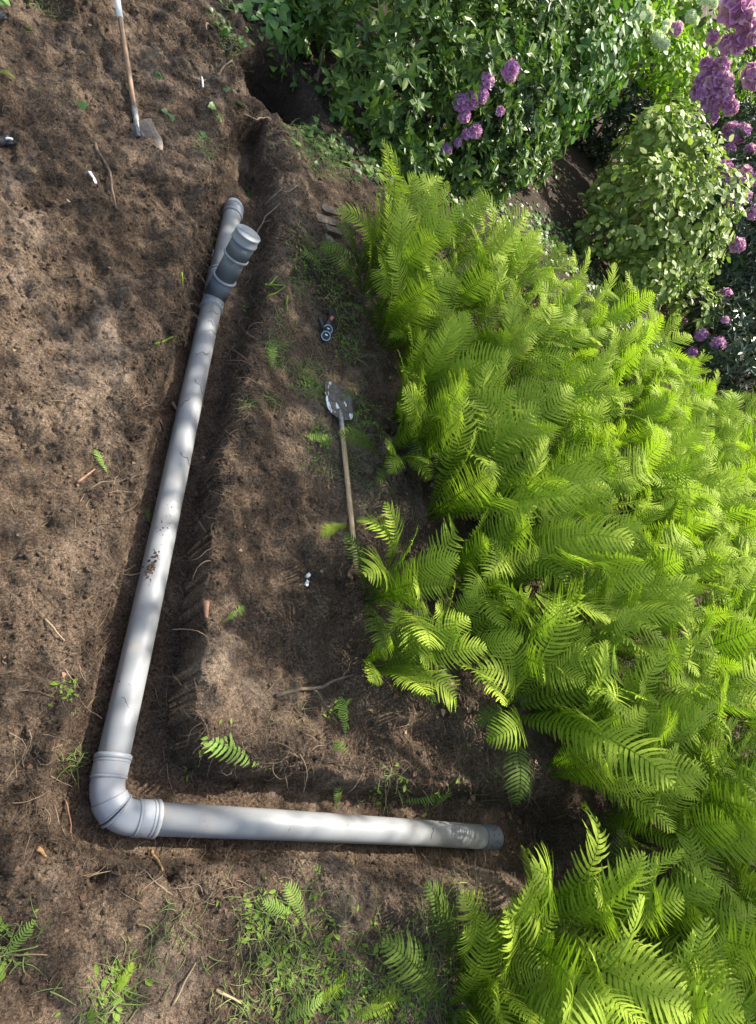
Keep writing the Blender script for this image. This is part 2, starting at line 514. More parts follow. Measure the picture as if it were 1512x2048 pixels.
# ------------------------------------------------------------------ shapes
def frame_along(pts):
    pts = [Vector(p) for p in pts]
    fr = []
    up = Vector((0.13, 0.21, 0.97))
    for i in range(len(pts)):
        t = (pts[min(i + 1, len(pts) - 1)] - pts[max(i - 1, 0)]).normalized()
        a = up - t * up.dot(t)
        if a.length < 1e-3: a = Vector((1, 0, 0)) - t * t.x
        a.normalize()
        up = a
        fr.append((pts[i], a, t.cross(a)))
    return fr


def tube_vf(pts, radii, n=12, cap=True):
    fr = frame_along(pts)
    V = []; F = []
    for (p, a, b), r in zip(fr, radii):
        for k in range(n):
            th = 2 * math.pi * k / n
            V.append(p + a * (math.cos(th) * r) + b * (math.sin(th) * r))
    m = len(fr)
    for i in range(m - 1):
        for k in range(n):
            k2 = (k + 1) % n
            F.append((i * n + k, i * n + k2, (i + 1) * n + k2, (i + 1) * n + k))
    if cap:
        F.append(tuple(range(n))[::-1])
        F.append(tuple((m - 1) * n + k for k in range(n)))
    return V, F


def tube(name, pts, radii, mat, parent=None, n=12, cap=True, smooth=True):
    if isinstance(radii, (int, float)): radii = [radii] * len(pts)
    V, F = tube_vf(pts, radii, n, cap)
    me = mk(name, V, F, smooth)
    if cap:
        for p in me.polygons[-2:]: p.use_smooth = False
    return meshobj(name, me, mat, parent)


def merge(parts):
    V = []; F = []
    for v, f in parts:
        o = len(V)
        V += list(v)
        F += [tuple(i + o for i in q) for q in f]
    return V, F


def wobbly(a, b, n=8, amp=0.1, seed=0, sag=0.0):
    r = random.Random(seed)
    a, b = Vector(a), Vector(b)
    L = (b - a).length
    side = (b - a).cross(Vector((0, 0, 1))).normalized()
    f1, f2, q1, q2 = r.uniform(0.5, 1.2), r.uniform(1.5, 3), r.uniform(0, 6), r.uniform(0, 6)
    P = []
    for i in range(n):
        t = i / (n - 1)
        e = math.sin(t * math.pi) ** 0.6 if 0 < t < 1 else 0
        d = (math.sin(f1 * t * 6 + q1) + 0.4 * math.sin(f2 * t * 6 + q2)) * amp * L * e
        P.append(a.lerp(b, t) + side * d + Vector((0, 0, sag * math.sin(t * math.pi))))
    return P


# ------------------------------------------------------------------ the drain
def build_drain():
    root = tag(empty('drain_pipe', (0, 0, -0.08)), 'long light grey plastic drain pipe with a double elbow lying in the trench', 'drain pipe')
    off = Vector((0, 0, 0.08))

    def T(name, pts, r, mat, parent=root, n=56, cap=True):
        return tube(name, [Vector(p) + off for p in pts], r, mat, parent, n, cap)

    R = 0.08
    # slight sag and lift so that the runs are not ruler straight
    long_ = [(0.004 * math.sin(t * 5), 0.2 + 3.5 * t, 0.004 * math.sin(t * 7)) for t in [i / 14 for i in range(15)]]
    long_[0] = (0, 0.2, 0); long_[-1] = (0, 3.70, 0)
    T('long_pipe', long_, R, PVC)
    far = [(0, 3.98, 0), (0.0, 4.4, 0), (0.004, 4.8, -0.004), (0.008, 4.98, -0.008)]
    T('far_pipe', far, R, PVC)
    T('short_pipe', [(0.2, 0, 0), (1.0, 0.0, 0.002), (1.8, -0.004, 0), (2.70, -0.012, -0.004)], R, PVC)

    # elbow: two 45 degree bends, each with a socket
    cx = cy = 0.165
    Ra = 0.165

    def arc(a0, a1, n=9):
        return [(cx - Ra * math.cos(math.radians(a)), cy - Ra * math.sin(math.radians(a)), 0) for a in np.linspace(a0, a1, n)]

    b1 = T('bend', [(0, 0.172, 0)] + arc(0, 33), R * 1.04, PVCF)
    s1 = T('socket', [(0, 0.262, 0), (0, 0.19, 0), (0, 0.175, 0)], [R * 1.10, R * 1.10, R * 1.075], PVCF, b1)
    T('rim', [(0, 0.285, 0), (0, 0.280, 0), (0, 0.264, 0), (0, 0.258, 0)], [R * 1.09, R * 1.165, R * 1.165, R * 1.1], PVCF, b1)
    T('rim', [(0, 0.256, 0), (0, 0.252, 0), (0, 0.246, 0), (0, 0.242, 0)], [R * 1.1, R * 1.135, R * 1.135, R * 1.09], PVCF, b1)
    T('rim', [(0, 0.182, 0), (0, 0.178, 0), (0, 0.170, 0), (0, 0.166, 0)], [R * 1.08, R * 1.13, R * 1.13, R * 1.03], PVCF, b1)
    T('socket', arc(31, 53), R * 1.10, PVCF, b1)
    T('rim', arc(50, 53, 4), [R * 1.09, R * 1.155, R * 1.155, R * 1.09], PVCF, b1)
    T('rim', arc(54.5, 59, 4), [R * 1.09, R * 1.19, R * 1.19, R * 1.05], PVCF, b1)
    b2 = T('bend', arc(56, 90) + [(0.172, 0, 0)], R * 1.04, PVCF)
    T('socket', [(0.172, 0, 0), (0.19, 0, 0), (0.262, 0, 0)], [R * 1.07, R * 1.10, R * 1.10], PVCF, b2)
    T('rim', [(0.166, 0, 0), (0.170, 0, 0), (0.178, 0, 0), (0.182, 0, 0)], [R * 1.03, R * 1.12, R * 1.12, R * 1.08], PVCF, b2)
    T('rim', [(0.240, 0, 0), (0.244, 0, 0), (0.250, 0, 0), (0.254, 0, 0)], [R * 1.09, R * 1.15, R * 1.15, R * 1.1], PVCF, b2)
    T('rim', [(0.258, 0, 0), (0.264, 0, 0), (0.280, 0, 0), (0.285, 0, 0)], [R * 1.1, R * 1.165, R * 1.165, R * 1.09], PVCF, b2)

    # end cap of the short run, dotted with earth
    c = T('end_cap', [(2.655, -0.012, -0.004), (2.665, -0.012, -0.004), (2.675, -0.012, -0.004), (2.685, -0.012, -0.004), (2.79, -0.012, -0.004), (2.81, -0.012, -0.004), (2.816, -0.012, -0.004)],
          [R * 1.03, R * 1.14, R * 1.14, R * 1.08, R * 1.08, R * 1.0, R * 0.6], PVCD)
    ds = []
    for (sx, th) in ((2.71, 95), (2.74, 70), (2.76, 100), (2.77, 62), (2.70, 50), (2.75, 128), (2.735, 146), (2.78, 140), (2.72, 118)):
        th = math.radians(th)
        q = Vector((sx, -0.012 - math.cos(th) * R * 1.085, -0.004 + math.sin(th) * R * 1.085)) + off
        d = (q - Vector((sx, -0.012, 0.076))).normalized()
        ds.append(tube_vf([q - d * 0.002, q + d * 0.002], [0.006, 0.004], 7))
    meshobj('dirt_spot', mk('dirt_spot', *merge(ds)), BLACK, c)

    # branch fitting and upright
    br = T('branch_fitting', [(0, 3.60, 0), (0, 3.62, 0), (0, 3.70, 0), (0, 3.71, 0), (0, 3.98, 0), (0, 3.99, 0), (0, 4.05, 0)],
           [R * 1.02, R * 1.10, R * 1.10, R * 1.07, R * 1.07, R * 1.12, R * 1.02], PVCF)
    T('rim', [(0, 3.612, 0), (0, 3.617, 0), (0, 3.630, 0), (0, 3.635, 0)], [R * 1.08, R * 1.18, R * 1.18, R * 1.09], PVCF, br)
    T('rim', [(0, 4.035, 0), (0, 4.04, 0), (0, 4.052, 0), (0, 4.057, 0)], [R * 1.04, R * 1.16, R * 1.16, R * 1.02], PVCF, br)
    A = Vector((0.0, 3.76, 0.03)); B = Vector((-0.015, 3.875, 0.62)); D = (B - A)
    L = D.length

    def U(s): return A + D * (s * 0.87 / L)

    def UT(name, ss, rr, mat, parent=root):
        return T(name, [U(s) for s in ss], [R * r for r in rr], mat, parent)
    st = UT('stub', (0, 0.20), (1.12, 1.12), PVCD)
    UT('rim', (0.19, 0.195, 0.21, 0.215), (1.12, 1.22, 1.22, 1.05), PVCF, st)
    up = UT('upright', (0.20, 0.47), (1.05, 1.05), PVCD)
    UT('rim', (0.43, 0.436, 0.452, 0.458), (1.1, 1.24, 1.24, 1.14), PVCF, up)
    UT('socket', (0.455, 0.60), (1.15, 1.15), PVCD, up)
    lid = UT('lid', (0.595, 0.60, 0.618, 0.625, 0.672, 0.685, 0.690, 0.686, 0.684), (1.15, 1.27, 1.27, 1.19, 1.19, 1.24, 1.20, 1.10, 0.02), PVCF)
    # far socket with a bend that dives down
    fb = T('far_bend', [(0.006, 4.86, -0.006), (0.008, 4.94, -0.008), (0.01, 4.99, -0.015), (0.012, 5.035, -0.04), (0.014, 5.06, -0.075), (0.015, 5.07, -0.13)],
           [R * 1.1, R * 1.1, R * 1.07, R * 1.06, R * 1.05, R * 1.05], PVCF)
    T('rim', [(0.005, 4.845, -0.005), (0.005, 4.85, -0.005), (0.006, 4.868, -0.006), (0.006, 4.875, -0.006)], [R * 1.02, R * 1.165, R * 1.165, R * 1.1], PVCF, fb)
    T('rim', [(0.0085, 4.955, -0.009), (0.0085, 4.96, -0.009), (0.009, 4.972, -0.01), (0.009, 4.977, -0.01)], [R * 1.09, R * 1.14, R * 1.14, R * 1.07], PVCF, fb)
    # a splash of earth on the long pipe
    sp = []
    r = random.Random(3)
    for _ in range(260):
        y = r.gauss(1.30, 0.06) if r.random() < 0.7 else r.uniform(0.4, 1.75)
        th = math.radians(r.gauss(94, 20))
        q = Vector((math.cos(th) * R * 1.003, y, math.sin(th) * R * 1.003)) + off
        d = Vector((math.cos(th), 0, math.sin(th)))
        s = r.uniform(0.002, 0.015) * (1 if abs(y - 1.3) < 0.13 else 0.45)
        sp.append(tube_vf([q - d * 0.001, q + d * 0.0015], [s, s * 0.7], 6))
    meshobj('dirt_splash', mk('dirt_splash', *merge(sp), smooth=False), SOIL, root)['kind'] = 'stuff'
    rr = random.Random(12)
    rl = []
    for y0 in (3.5, 3.42, 3.3, 3.05, 2.8, 2.55, 2.15, 1.42, 1.36, 0.75, 0.62, 0.55):
        a0 = rr.uniform(100, 160); a1 = a0 - rr.uniform(40, 95); dy = rr.uniform(-0.12, 0.12)
        rl.append(tube_vf([Vector((math.cos(math.radians(a0 + (a1 - a0) * j / 8)) * R * 1.02, y0 + dy * j / 8 + 0.012 * math.sin(j * 1.3 + y0), math.sin(math.radians(a0 + (a1 - a0) * j / 8)) * R * 1.02)) + off for j in range(9)], [0.0016] * 9, 4))
    meshobj('rootlets', mk('rootlets', *merge(rl)), ROOTM, root)
    # scratches on the short pipe
    for i, (sx, a0, a1) in enumerate(((1.02, 70, 140), (1.42, 95, 150), (2.10, 60, 110))):
        P = []
        for j in range(7):
            th = math.radians(a0 + (a1 - a0) * j / 6)
            P.append((sx + 0.03 * j / 6 + 0.006 * math.sin(j * 2), -0.004 - math.cos(th) * (R + 0.0005), math.sin(th) * (R + 0.0005)))
        T('scratch', P, 0.0015, ROOTM, n=5)
    return root


build_drain()


# ------------------------------------------------------------------ spades
def orient(o, p, zdir, xdir):
    """place o at p with its local Z along zdir and X near xdir"""
    z = Vector(zdir).normalized(); x = Vector(xdir); x = (x - z * x.dot(z)).normalized(); y = z.cross(x)
    m = Matrix((x, y, z)).transposed().to_4x4()
    m.translation = Vector(p)
    o.matrix_world = m


def spade_blade(name, outline, dish, mat, parent, th=0.004, nu=13, nv=17):
    """outline(v) -> half width for v 0..1 up the blade; blade lies in local XZ, front is +Y, top at z=0"""
    V = []
    for sgn in (1, -1):
        for j in range(nv):
            v = j / (nv - 1)
            hw, z = outline(v)
            for i in range(nu):
                u = -1 + 2 * i / (nu - 1)
                x = u * hw
                V.append((x, dish * (u * u) - dish * 0.5 + sgn * th / 2 + 0.006 * math.sin(v * math.pi), z))
    F = []
    n = nu * nv
    for j in range(nv - 1):
        for i in range(nu - 1):
            a = j * nu + i
            F.append((a, a + 1, a + nu + 1, a + nu))
            F.append((n + a, n + a + nu, n + a + nu + 1, n + a + 1))
    edge = [i for i in range(nu)] + [j * nu + nu - 1 for j in range(1, nv)] + [(nv - 1) * nu + i for i in range(nu - 2, -1, -1)] + [j * nu for j in range(nv - 2, 0, -1)]
    for a, b in zip(edge, edge[1:] + edge[:1]):
        F.append((a, n + a, n + b, b))
    return meshobj(name, mk(name, V, F), mat, parent)


def flat_spade():
    a = G(681, 838, 0.04); b = G(712, 1142, 0.07)      # neck of the blade, grip
    d = (b - a).normalized()
    L = (b - a).length
    root = tag(empty('flat_shovel'), 'straight spade with pale wooden handle and whitish scuffed square blade, lying beside the ferns', 'spade')
    orient(root, a, d, (-d.y, d.x, -0.03))
    bl = 0.36

    def outl(v):
        z = -bl * v
        e = 0.42 + 0.58 * max(0.0, 1 - abs(2 * v - 1) ** 5.0) ** 0.45
        if v < 0.5: e = 0.30 + 0.70 * max(0.0, 1 - abs(2 * v - 1) ** 3.2) ** 0.5
        return 0.140 * e, z
    spade_blade('blade', outl, 0.010, BLADEM, root)
    tube('socket', [(0, 0.006, -0.10), (0, 0.010, -0.03), (0, 0.010, 0.05), (0, 0.008, 0.17)], [0.010, 0.022, 0.022, 0.019], STEEL, root, 14)
    tube('handle', [(0, 0.008, 0.10 + (L - 0.10) * t) for t in np.linspace(0, 1, 8)], [0.021, 0.021, 0.0205, 0.02, 0.02, 0.019, 0.018, 0.017], WOODH, root, 16)
    tube('grip', [(-0.065, 0.008, L + 0.008), (-0.05, 0.008, L + 0.012), (0, 0.008, L + 0.014), (0.05, 0.008, L + 0.012), (0.065, 0.008, L + 0.008)], [0.012, 0.017, 0.018, 0.017, 0.012], REDWOOD, root, 12)


def pointed_spade():
    a = G(272, 238, 0.03); top = G(233, -12, 0.22)
    tip = G(310, 306, -0.04)
    d = (top - a).normalized()
    L = (top - a).length
    root = tag(empty('pointed_shovel'), 'spade with dark weathered handle and white band, lying on bare earth at upper left', 'spade')
    orient(root, a, d, (d.y, -d.x, 0.02))
    h = tube('handle', [(0, 0, 0.03 + L * t * 1.05) for t in np.linspace(0, 1, 8)], 0.021, WOODD, root, 16)
    tube('band', [(0, 0, L * 0.80), (0, 0, L * 0.80 + 0.19)], 0.024, WHITE, root, 16)
    tube('socket', [(0, 0.0, -0.16), (0, 0.0, -0.02), (0, 0.0, 0.10)], [0.018, 0.023, 0.024], STEEL, root, 14)
    # blade: own direction
    bd = (tip - a).normalized()
    inv = root.matrix_world.inverted()
    tl = inv @ tip
    be = meshobj('blade', mk('x', [(0, 0, 0)], []), None, root)
    bpy.data.objects.remove(be)
    bl = (tip - a).length

    def outl(v):
        z = -bl * v - 0.0
        if v < 0.45: hw = 0.125 - 0.015 * v
        else: hw = 0.118 * math.sqrt(max(0.0, 1 - ((v - 0.45) / 0.55) ** 2.2)) + 0.006
        return hw, z
    b = spade_blade('blade', outl, 0.028, BLADEM2, root)
    zz = -(inv.to_3x3() @ (tip - a)).normalized()
    xx = inv.to_3x3() @ Vector((0.80, -0.45, 0.12))
    orient(b, (0, 0.0, 0.0), zz, xx)
    b.matrix_world = Matrix()  # reset, then set the local matrix
    z = zz; x = (xx - z * xx.dot(z)).normalized(); y = z.cross(x)
    m = Matrix((x, y, z)).transposed().to_4x4()
    m.translation = (0, 0.004, -0.03)
    b.matrix_parent_inverse = Matrix()
    b.matrix_basis = m
    tube('spine', [(0, 0.0, -0.01), (0, -0.004, -bl * 0.4), (0, 0.0, -bl * 0.62)], [0.014, 0.009, 0.003], STEEL, b, 8)


BLADEM2 = plain('dusty_steel', (0.085, 0.062, 0.047), (0.19, 0.15, 0.12), 40, 0.6, 0.5, 0.002, metal=0.1)
flat_spade()
pointed_spade()


# ------------------------------------------------------------------ fern fronds
def frond_mesh(name, seed, k1, L=1.0, npairs=34, wid=0.175, side=0.0, stem=0.12, curl=1.0):
    """rachis climbs +Z and arches towards +X, pinnae spread along Y"""
    r = random.Random(seed)
    N = 26
    # centreline
    ang0 = r.uniform(0.05, 0.16)
    P = [Vector((0, 0, 0))]
    Tn = []
    for i in range(N):
        s = i / (N - 1)
        a = ang0 + k1 * s ** 2.6
        b = side * s * s
        t = Vector((math.sin(a), math.sin(b), math.cos(a))).normalized()
        Tn.append(t)
        if i < N - 1: P.append(P[-1] + t * (L / (N - 1)))
    V, F = tube_vf(P, [0.007 * (1 - 0.85 * i / (N - 1)) * L ** 0.5 for i in range(N)], 4, False)
    V = [tuple(v) for v in V]

    def C(s):
        f = s * (N - 1); i = min(int(f), N - 2); u = f - i
        return P[i].lerp(P[i + 1], u), Tn[i].lerp(Tn[i + 1], u).normalized()
    tw0 = r.uniform(-0.25, 0.25)
    for q in range(npairs):
        t = (q + 0.5) / npairs
        s = stem + (1 - stem) * t ** 0.97
        c, tn = C(min(s, 0.999))
        w0 = wid * 1.06 * (0.12 + 0.88 * min(1, t / 0.58) ** 0.85) * (1 - max(0, (t - 0.62) / 0.38) ** 2.0) ** 0.9 + 0.006
        up = Vector((-tn.z, 0, tn.x)).normalized()      # upper side faces the heart of the plant
        for sg in (1, -1):
            yv = Vector((0, sg, 0))
            yv = (yv - tn * yv.dot(tn)).normalized()
            wl = w0 * L * r.uniform(0.88, 1.08)
            fw = math.radians(4 + 26 * t * t + r.uniform(-4, 4))
            lift = r.uniform(0.05, 0.32) + tw0 * sg
            droop = r.uniform(0.15, 0.6) * curl
            d0 = (yv * math.cos(fw) + tn * math.sin(fw))
            n0 = up
            pw = (1 - stem) * L / npairs * 0.34
            base = len(V)
            M = 7
            cur = c.copy()
            for m in range(M):
                u = m / (M - 1)
                d = (d0 + tn * (0.55 * u) + n0 * (lift - droop * u * 1.3)).normalized()
                if m: cur = cur + d * (wl / (M - 1))
                ww = pw * (1 - u ** 2.4) * (1.0 if m % 2 else 0.72) + 0.0006
                if m == 0: ww = pw * 0.75
                acr = d.cross(n0).normalized()
                bend = n0 * (-0.25 * ww)
                V.append(tuple(cur + acr * ww + bend)); V.append(tuple(cur - acr * ww + bend))
            for m in range(M - 1):
                a = base + 2 * m
                F.append((a, a + 1, a + 3, a + 2))
    return mk(name, V, F, False)


FR = [frond_mesh('frond', i, k, 1.0, npairs=np_, wid=wd, side=sdv, stem=0.14)
      for i, (k, np_, wd, sdv) in enumerate([(0.4, 32, .18, 0), (0.65, 31, .185, .2), (0.95, 33, .18, -.2), (1.4, 32, .17, .1), (2.2, 31, .175, -.1),
                                             (0.3, 34, .16, .15), (0.6, 31, .18, -.25), (1.1, 32, .175, .3), (2.6, 30, .16, 0.3), (0.8, 33, .175, -.05)])]
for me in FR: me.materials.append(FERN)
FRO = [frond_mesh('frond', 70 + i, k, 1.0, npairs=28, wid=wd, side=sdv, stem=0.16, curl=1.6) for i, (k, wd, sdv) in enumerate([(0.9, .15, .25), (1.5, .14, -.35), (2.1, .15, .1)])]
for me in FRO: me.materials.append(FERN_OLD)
FR2 = [frond_mesh('frond', 40 + i, k, 1.0, npairs=15, wid=wd, side=sdv, stem=0.1, curl=1.4) for i, (k, wd, sdv) in enumerate([(0.5, .2, .1), (0.9, .18, -.3), (0.25, .19, .3)])]
for me in FR2: me.materials.append(FERN2)


def fern(x, y, size, nf, label, group, r, lean=(0.0, 0.0), open_=1.0, pool=None):
    root = empty('fern', (x, y, H(x, y) - 0.02))
    tag(root, label, 'fern', group)
    pool = pool or FR
    a0 = r.uniform(0, 6.28)
    for i in range(nf + 2):
        old = i >= nf
        az = a0 + 6.283 * i / nf + r.uniform(-0.3, 0.3)
        inner = (i % 3 == 2) and not old
        tilt = (r.uniform(0.02, 0.16) if inner else r.uniform(0.10, 0.36)) * open_
        s = size * (r.uniform(0.72, 1.16) if not old else r.uniform(0.55, 0.85))
        if old: tilt = r.uniform(0.5, 0.9)
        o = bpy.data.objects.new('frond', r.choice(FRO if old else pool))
        COL.objects.link(o)
        o.parent = root
        m = Matrix.Rotation(az, 4, 'Z') @ Matrix.Rotation(tilt, 4, 'Y') @ Matrix.Rotation(r.uniform(-0.85, 0.85), 4, 'Z')
        lm = Matrix.Rotation(lean[0], 4, 'X') @ Matrix.Rotation(lean[1], 4, 'Y')
        o.matrix_basis = Matrix.Translation((0.03 * math.cos(az), 0.03 * math.sin(az), 0)) @ lm @ m @ Matrix.Scale(s, 4)
    return root


def inside(P, x, y):
    ins = False
    n = len(P)
    for i in range(n):
        ax, ay = P[i]; bx, by = P[(i + 1) % n]
        if (ay > y) != (by > y) and x < (bx - ax) * (y - ay) / (by - ay) + ax: ins = not ins
    return ins


rf = random.Random(21)
BED = [tuple(at(*p, z=0.15)[:2]) for p in ((712, 560), (728, 650), (762, 730), (780, 850), (812, 930), (842, 1040), (868, 1160), (930, 1290), (990, 1420), (1075, 1530), (1200, 1620), (1270, 1700))]
BED += [(4.9, -0.1), (6.2, -0.5), (8.5, 1.5), (12.5, 5.5), (11, 7.0), (8, 6.7), (6, 6.8), (4.2, 6.9), (2.5, 6.0), (1.45, 5.35)]
LOW = [(2.25, -0.66), (2.9, -0.62), (3.6, -0.60), (4.3, -0.40), (5.8, -0.8), (5.6, -1.9), (3, -1.9), (2.25, -1.3)]
pts = [(float(at(*p, z=0.15)[0]), float(at(*p, z=0.15)[1]), p[1] > 1700) for p in ((712, 548), (722, 600), (742, 662), (792, 752), (785, 850), (815, 930), (845, 1040), (870, 1160), (990, 1425), (1080, 1545), (1200, 1640), (925, 1895), (915, 1965), (1010, 1850), (1090, 1800), (905, 2030))]
for P, sp in ((BED, 0.385), (LOW, 0.35)):
    xs = [p[0] for p in P]; ys = [p[1] for p in P]
    cand = [(rf.uniform(min(xs), max(xs)), rf.uniform(min(ys), max(ys))) for _ in range(9000)]
    for (x, y) in cand:
        if not inside(P, x, y): continue
        dd = math.hypot(x + 0.9, y + 0.2)
        s2 = sp * (1.0 + 0.05 * max(0, dd - 4.5))
        if all((x - a) ** 2 + (y - b) ** 2 > s2 * s2 for a, b, _ in pts): pts.append((x, y, P is LOW))
EDGE_LABELS = ['topmost fern on the left edge of the bed, nearest the flat slabs', 'fern on the bed edge a little below the flat slabs', 'fern on the bed edge level with the black fitting',
               'fern on the bed edge just above the square spade blade', 'fern on the bed edge level with the square spade blade', 'fern on the bed edge level with the upper half of the spade handle',
               'fern on the bed edge beside the reddish broken branch', 'fern on the bed edge behind the spade grip fern', 'fern arching over bare earth at the lower left corner of the main bed',
               'fern on the lower edge of the bed, nearest the pipe end from above', 'fern overhanging the dark hollow past the pipe end from above', 'leftmost fern of the lower clump, under the upright frond at the end cap',
               'fern at the left side of the lower clump, beside the arching green stem', 'fern of the lower clump closest to the pipe end cap', 'fern of the lower clump at the rim of the dark hollow', 'fern at the bottom left corner of the lower clump, cut by the frame']
for fi, (x, y, low) in enumerate(pts):
    dd = math.hypot(x + 0.9, y + 0.2)
    nf = 8 if dd < 5 else 7
    if low:
        gr = 'ferns in the lower clump'
        if x < 3.0: lb = 'fern at the left tip of the lower clump, beside the grassy bank'
        elif y > -0.85: lb = 'upper fern of the lower clump, next to the dark hollow'
        else: lb = 'fern in the lower right corner clump'
    else:
        gr = 'ferns in the large dense bed'
        if x < 2.2 and y > 3.6: lb = 'fern at the upper left corner of the bed, near the slabs'
        elif y > 5.6 and x < 4: lb = 'fern on the top edge of the bed, below the laurel hedge'
        elif y > 5.6: lb = 'fern on the far edge of the bed, below the pale shrub'
        elif x > 7.5: lb = 'small-looking fern at the far right of the bed, near the low rhododendron'
        elif x < 2.9 and y > 1.9: lb = 'fern on the left edge of the bed, beside the spade'
        elif y < 1.2: lb = 'fern on the lower edge of the bed, above the dark hollow'
        elif dd < 5.4: lb = 'fern in the front half of the dense bed, ringed by other ferns'
        else: lb = 'fern deep in the middle of the dense bed, only its top showing'
    if fi < len(EDGE_LABELS): lb = EDGE_LABELS[fi]
    fern(x, y, rf.uniform(0.85, 1.2), nf, lb, gr, rf, (rf.uniform(-.08, .08), rf.uniform(-.08, .08)))
# single ferns at the edge
for (px, py, s, nf, lb, op) in ((738, 1195, 0.92, 12, 'fern with broad fronds growing by the grip end of the pale-handled spade', 1.1),
                                (735, 1330, 0.72, 10, 'fern drooping over bare earth just below the spade grip fern', 1.2),
                                (850, 1290, 0.80, 9, 'fern leaning out between the spade grip clump and the bed', 1.4),
                                (790, 830, 1.0, 10, 'small fern to the right of the square spade blade', 1.3),
                                (765, 695, 0.95, 9, 'low fern beside the black pipe sockets', 1.3),
                                (775, 915, 0.8, 9, 'little fern close to the right of the spade handle', 1.5)):
    g = G(px, py)
    fern(g.x, g.y, s, nf, lb, None, rf, (0, 0), op)


def lay_frond(b, t, label, lift=0.02, pool=None, roll=0.0, name='fern_frond', cat='fern frond', arch=None):
    """one frond from pixel b to pixel t on the ground"""
    p = G(*b) + Vector((0, 0, 0.005)); q = G(*t) + Vector((0, 0, lift))
    d = q - p
    me = (pool or FR2)[random.randrange(len(pool or FR2))] if arch is None else (pool or FR2)[arch]
    o = meshobj(name, me)
    z = d.normalized(); up = Vector((0, 0, 1))
    x = -(up - z * up.dot(z)).normalized()
    m = Matrix((x, z.cross(x), z)).transposed().to_4x4()
    m = Matrix.Rotation(-0.12, 4, z.cross(x)) @ m
    m.translation = p
    o.matrix_basis = m @ Matrix.Rotation(roll, 4, 'Z') @ Matrix.Scale(d.length, 4)
    tag(o, label, cat)
    return o


lay_frond((1075, 1850), (1008, 1690), 'large upright fern frond crossing just right of the dark pipe end cap', 0.25, FR, 0, arch=5)
lay_frond((1090, 1862), (945, 1862), 'fern frond pointing left below the end cap frond', 0.12, FR, 0.2, arch=0)
lay_frond((672, 1868), (622, 1725), 'fern frond standing on the bank below the short pipe', 0.10, FR2, 0.1, arch=0)
lay_frond((660, 1578), (672, 1488), 'small fern frond on the shelf above the middle of the short pipe', 0.08, FR2, -0.2, arch=2)
lay_frond((670, 1626), (672, 1575), 'tiny fern tuft touching the top edge of the short pipe', 0.05, FR2)
lay_frond((540, 1538), (400, 1470), 'cut fern stalk with leaflets lying above the short pipe', 0.02, FR2)
lay_frond((450, 1500), (372, 1430), 'cut green sprig hanging at the inner corner of the trench', 0.02, FR2)
lay_frond((690, 1475), (680, 1395), 'thin fern frond on bare earth below the broken branch', 0.04, FR2)
lay_frond((800, 1605), (880, 1590), 'fern sprig over the trench edge near the end of the short pipe', 0.05, FR2)
lay_frond((860, 1620), (905, 1580), 'second fern sprig over the trench edge, nearer the end cap', 0.04, FR2)
lay_frond((105, 1370), (160, 1425), 'pale green fern sprig left of the long pipe on its lower half', 0.03, FR2)
lay_frond((215, 2010), (265, 1925), 'yellow-green fern sprig at the bottom edge left of centre', 0.06, FR, 0.1)
lay_frond((0, 1930), (60, 1840), 'green fern sprig at the left edge near the bottom', 0.05, FR2)
lay_frond((-20, 140), (32, 160), 'yellow-green fern tip at the left edge near the top', 0.05, FR)
lay_frond((590, 1830), (520, 1800), 'green fern leaf bent over left of the frond below the short pipe', 0.06, FR2)
lay_frond((610, 1850), (560, 1760), 'upright green fern leaf on the bank below the short pipe', 0.12, FR2)
lay_frond((705, 1050), (630, 1062), 'fern frond lying to the left under the handle of the pale-handled spade', 0.05, FR, 0.1)
lay_frond((600, 870), (668, 885), 'green fern sprig just left of the spade handle', 0.03, FR2)
lay_frond((445, 1245), (490, 1215), 'pale weed sprig on the bank right of the muddy stain', 0.03, FR2)
lay_frond((650, 540), (590, 490), 'fern scrap on the bank beside the riser', 0.03, FR2)
lay_frond((300, 1050), (290, 1015), 'curled green fern scrap touching the left side of the long pipe', 0.02, FR2)
lay_frond((215, 950), (190, 900), 'dark green leafy sprig on the earth left of the long pipe', 0.03, FR2)
lay_frond((600, 2020), (720, 1950), 'fern frond among the weeds at the bottom centre', 0.06, FR, 0.2)
lay_frond((690, 2040), (800, 1985), 'second fern frond among the weeds at the bottom, further right', 0.06, FR, -0.2)
lay_frond((540, 740), (548, 680), 'moss-green sprig along the trench rim above the pipe middle', 0.02, FR2)
lay_frond((500, 820), (470, 800), 'tiny green sprig in the trench wall', 0.02, FR2)
lay_frond((560, 2045), (640, 2000), 'low fern leaf at the very bottom edge', 0.05, FR2)

# ------------------------------------------------------------------ leaves and shrubs
LEAF_T = np.array([(0, 0, 0), (0.28, 0.42, 0.05), (0.28, 0, -0.03), (0.28, -0.42, 0.05), (0.66, 0.38, 0.03), (0.66, 0, -0.05), (0.66, -0.38, 0.03), (1.0, 0, -0.10)])
LEAF_F = np.array([(0, 2, 1), (0, 3, 2), (1, 2, 4), (2, 5, 4), (2, 3, 6), (2, 6, 5), (4, 5, 7), (5, 6, 7)])
ROUND_T = LEAF_T * np.array([1, 1.25, 1])
IVY_T = np.array([(0, 0, 0), (0.1, 0.55, 0.04), (0.35, 0.1, -0.02), (0.1, -0.55, 0.04), (0.55, 0.42, 0.03), (0.55, 0, -0.04), (0.55, -0.42, 0.03), (1.0, 0, -0.08)])


def basis(d, n):
    d = d / (np.linalg.norm(d, axis=1, keepdims=True) + 1e-9)
    s = np.cross(n, d); s /= (np.linalg.norm(s, axis=1, keepdims=True) + 1e-9)
    n = np.cross(d, s)
    return d, s, n


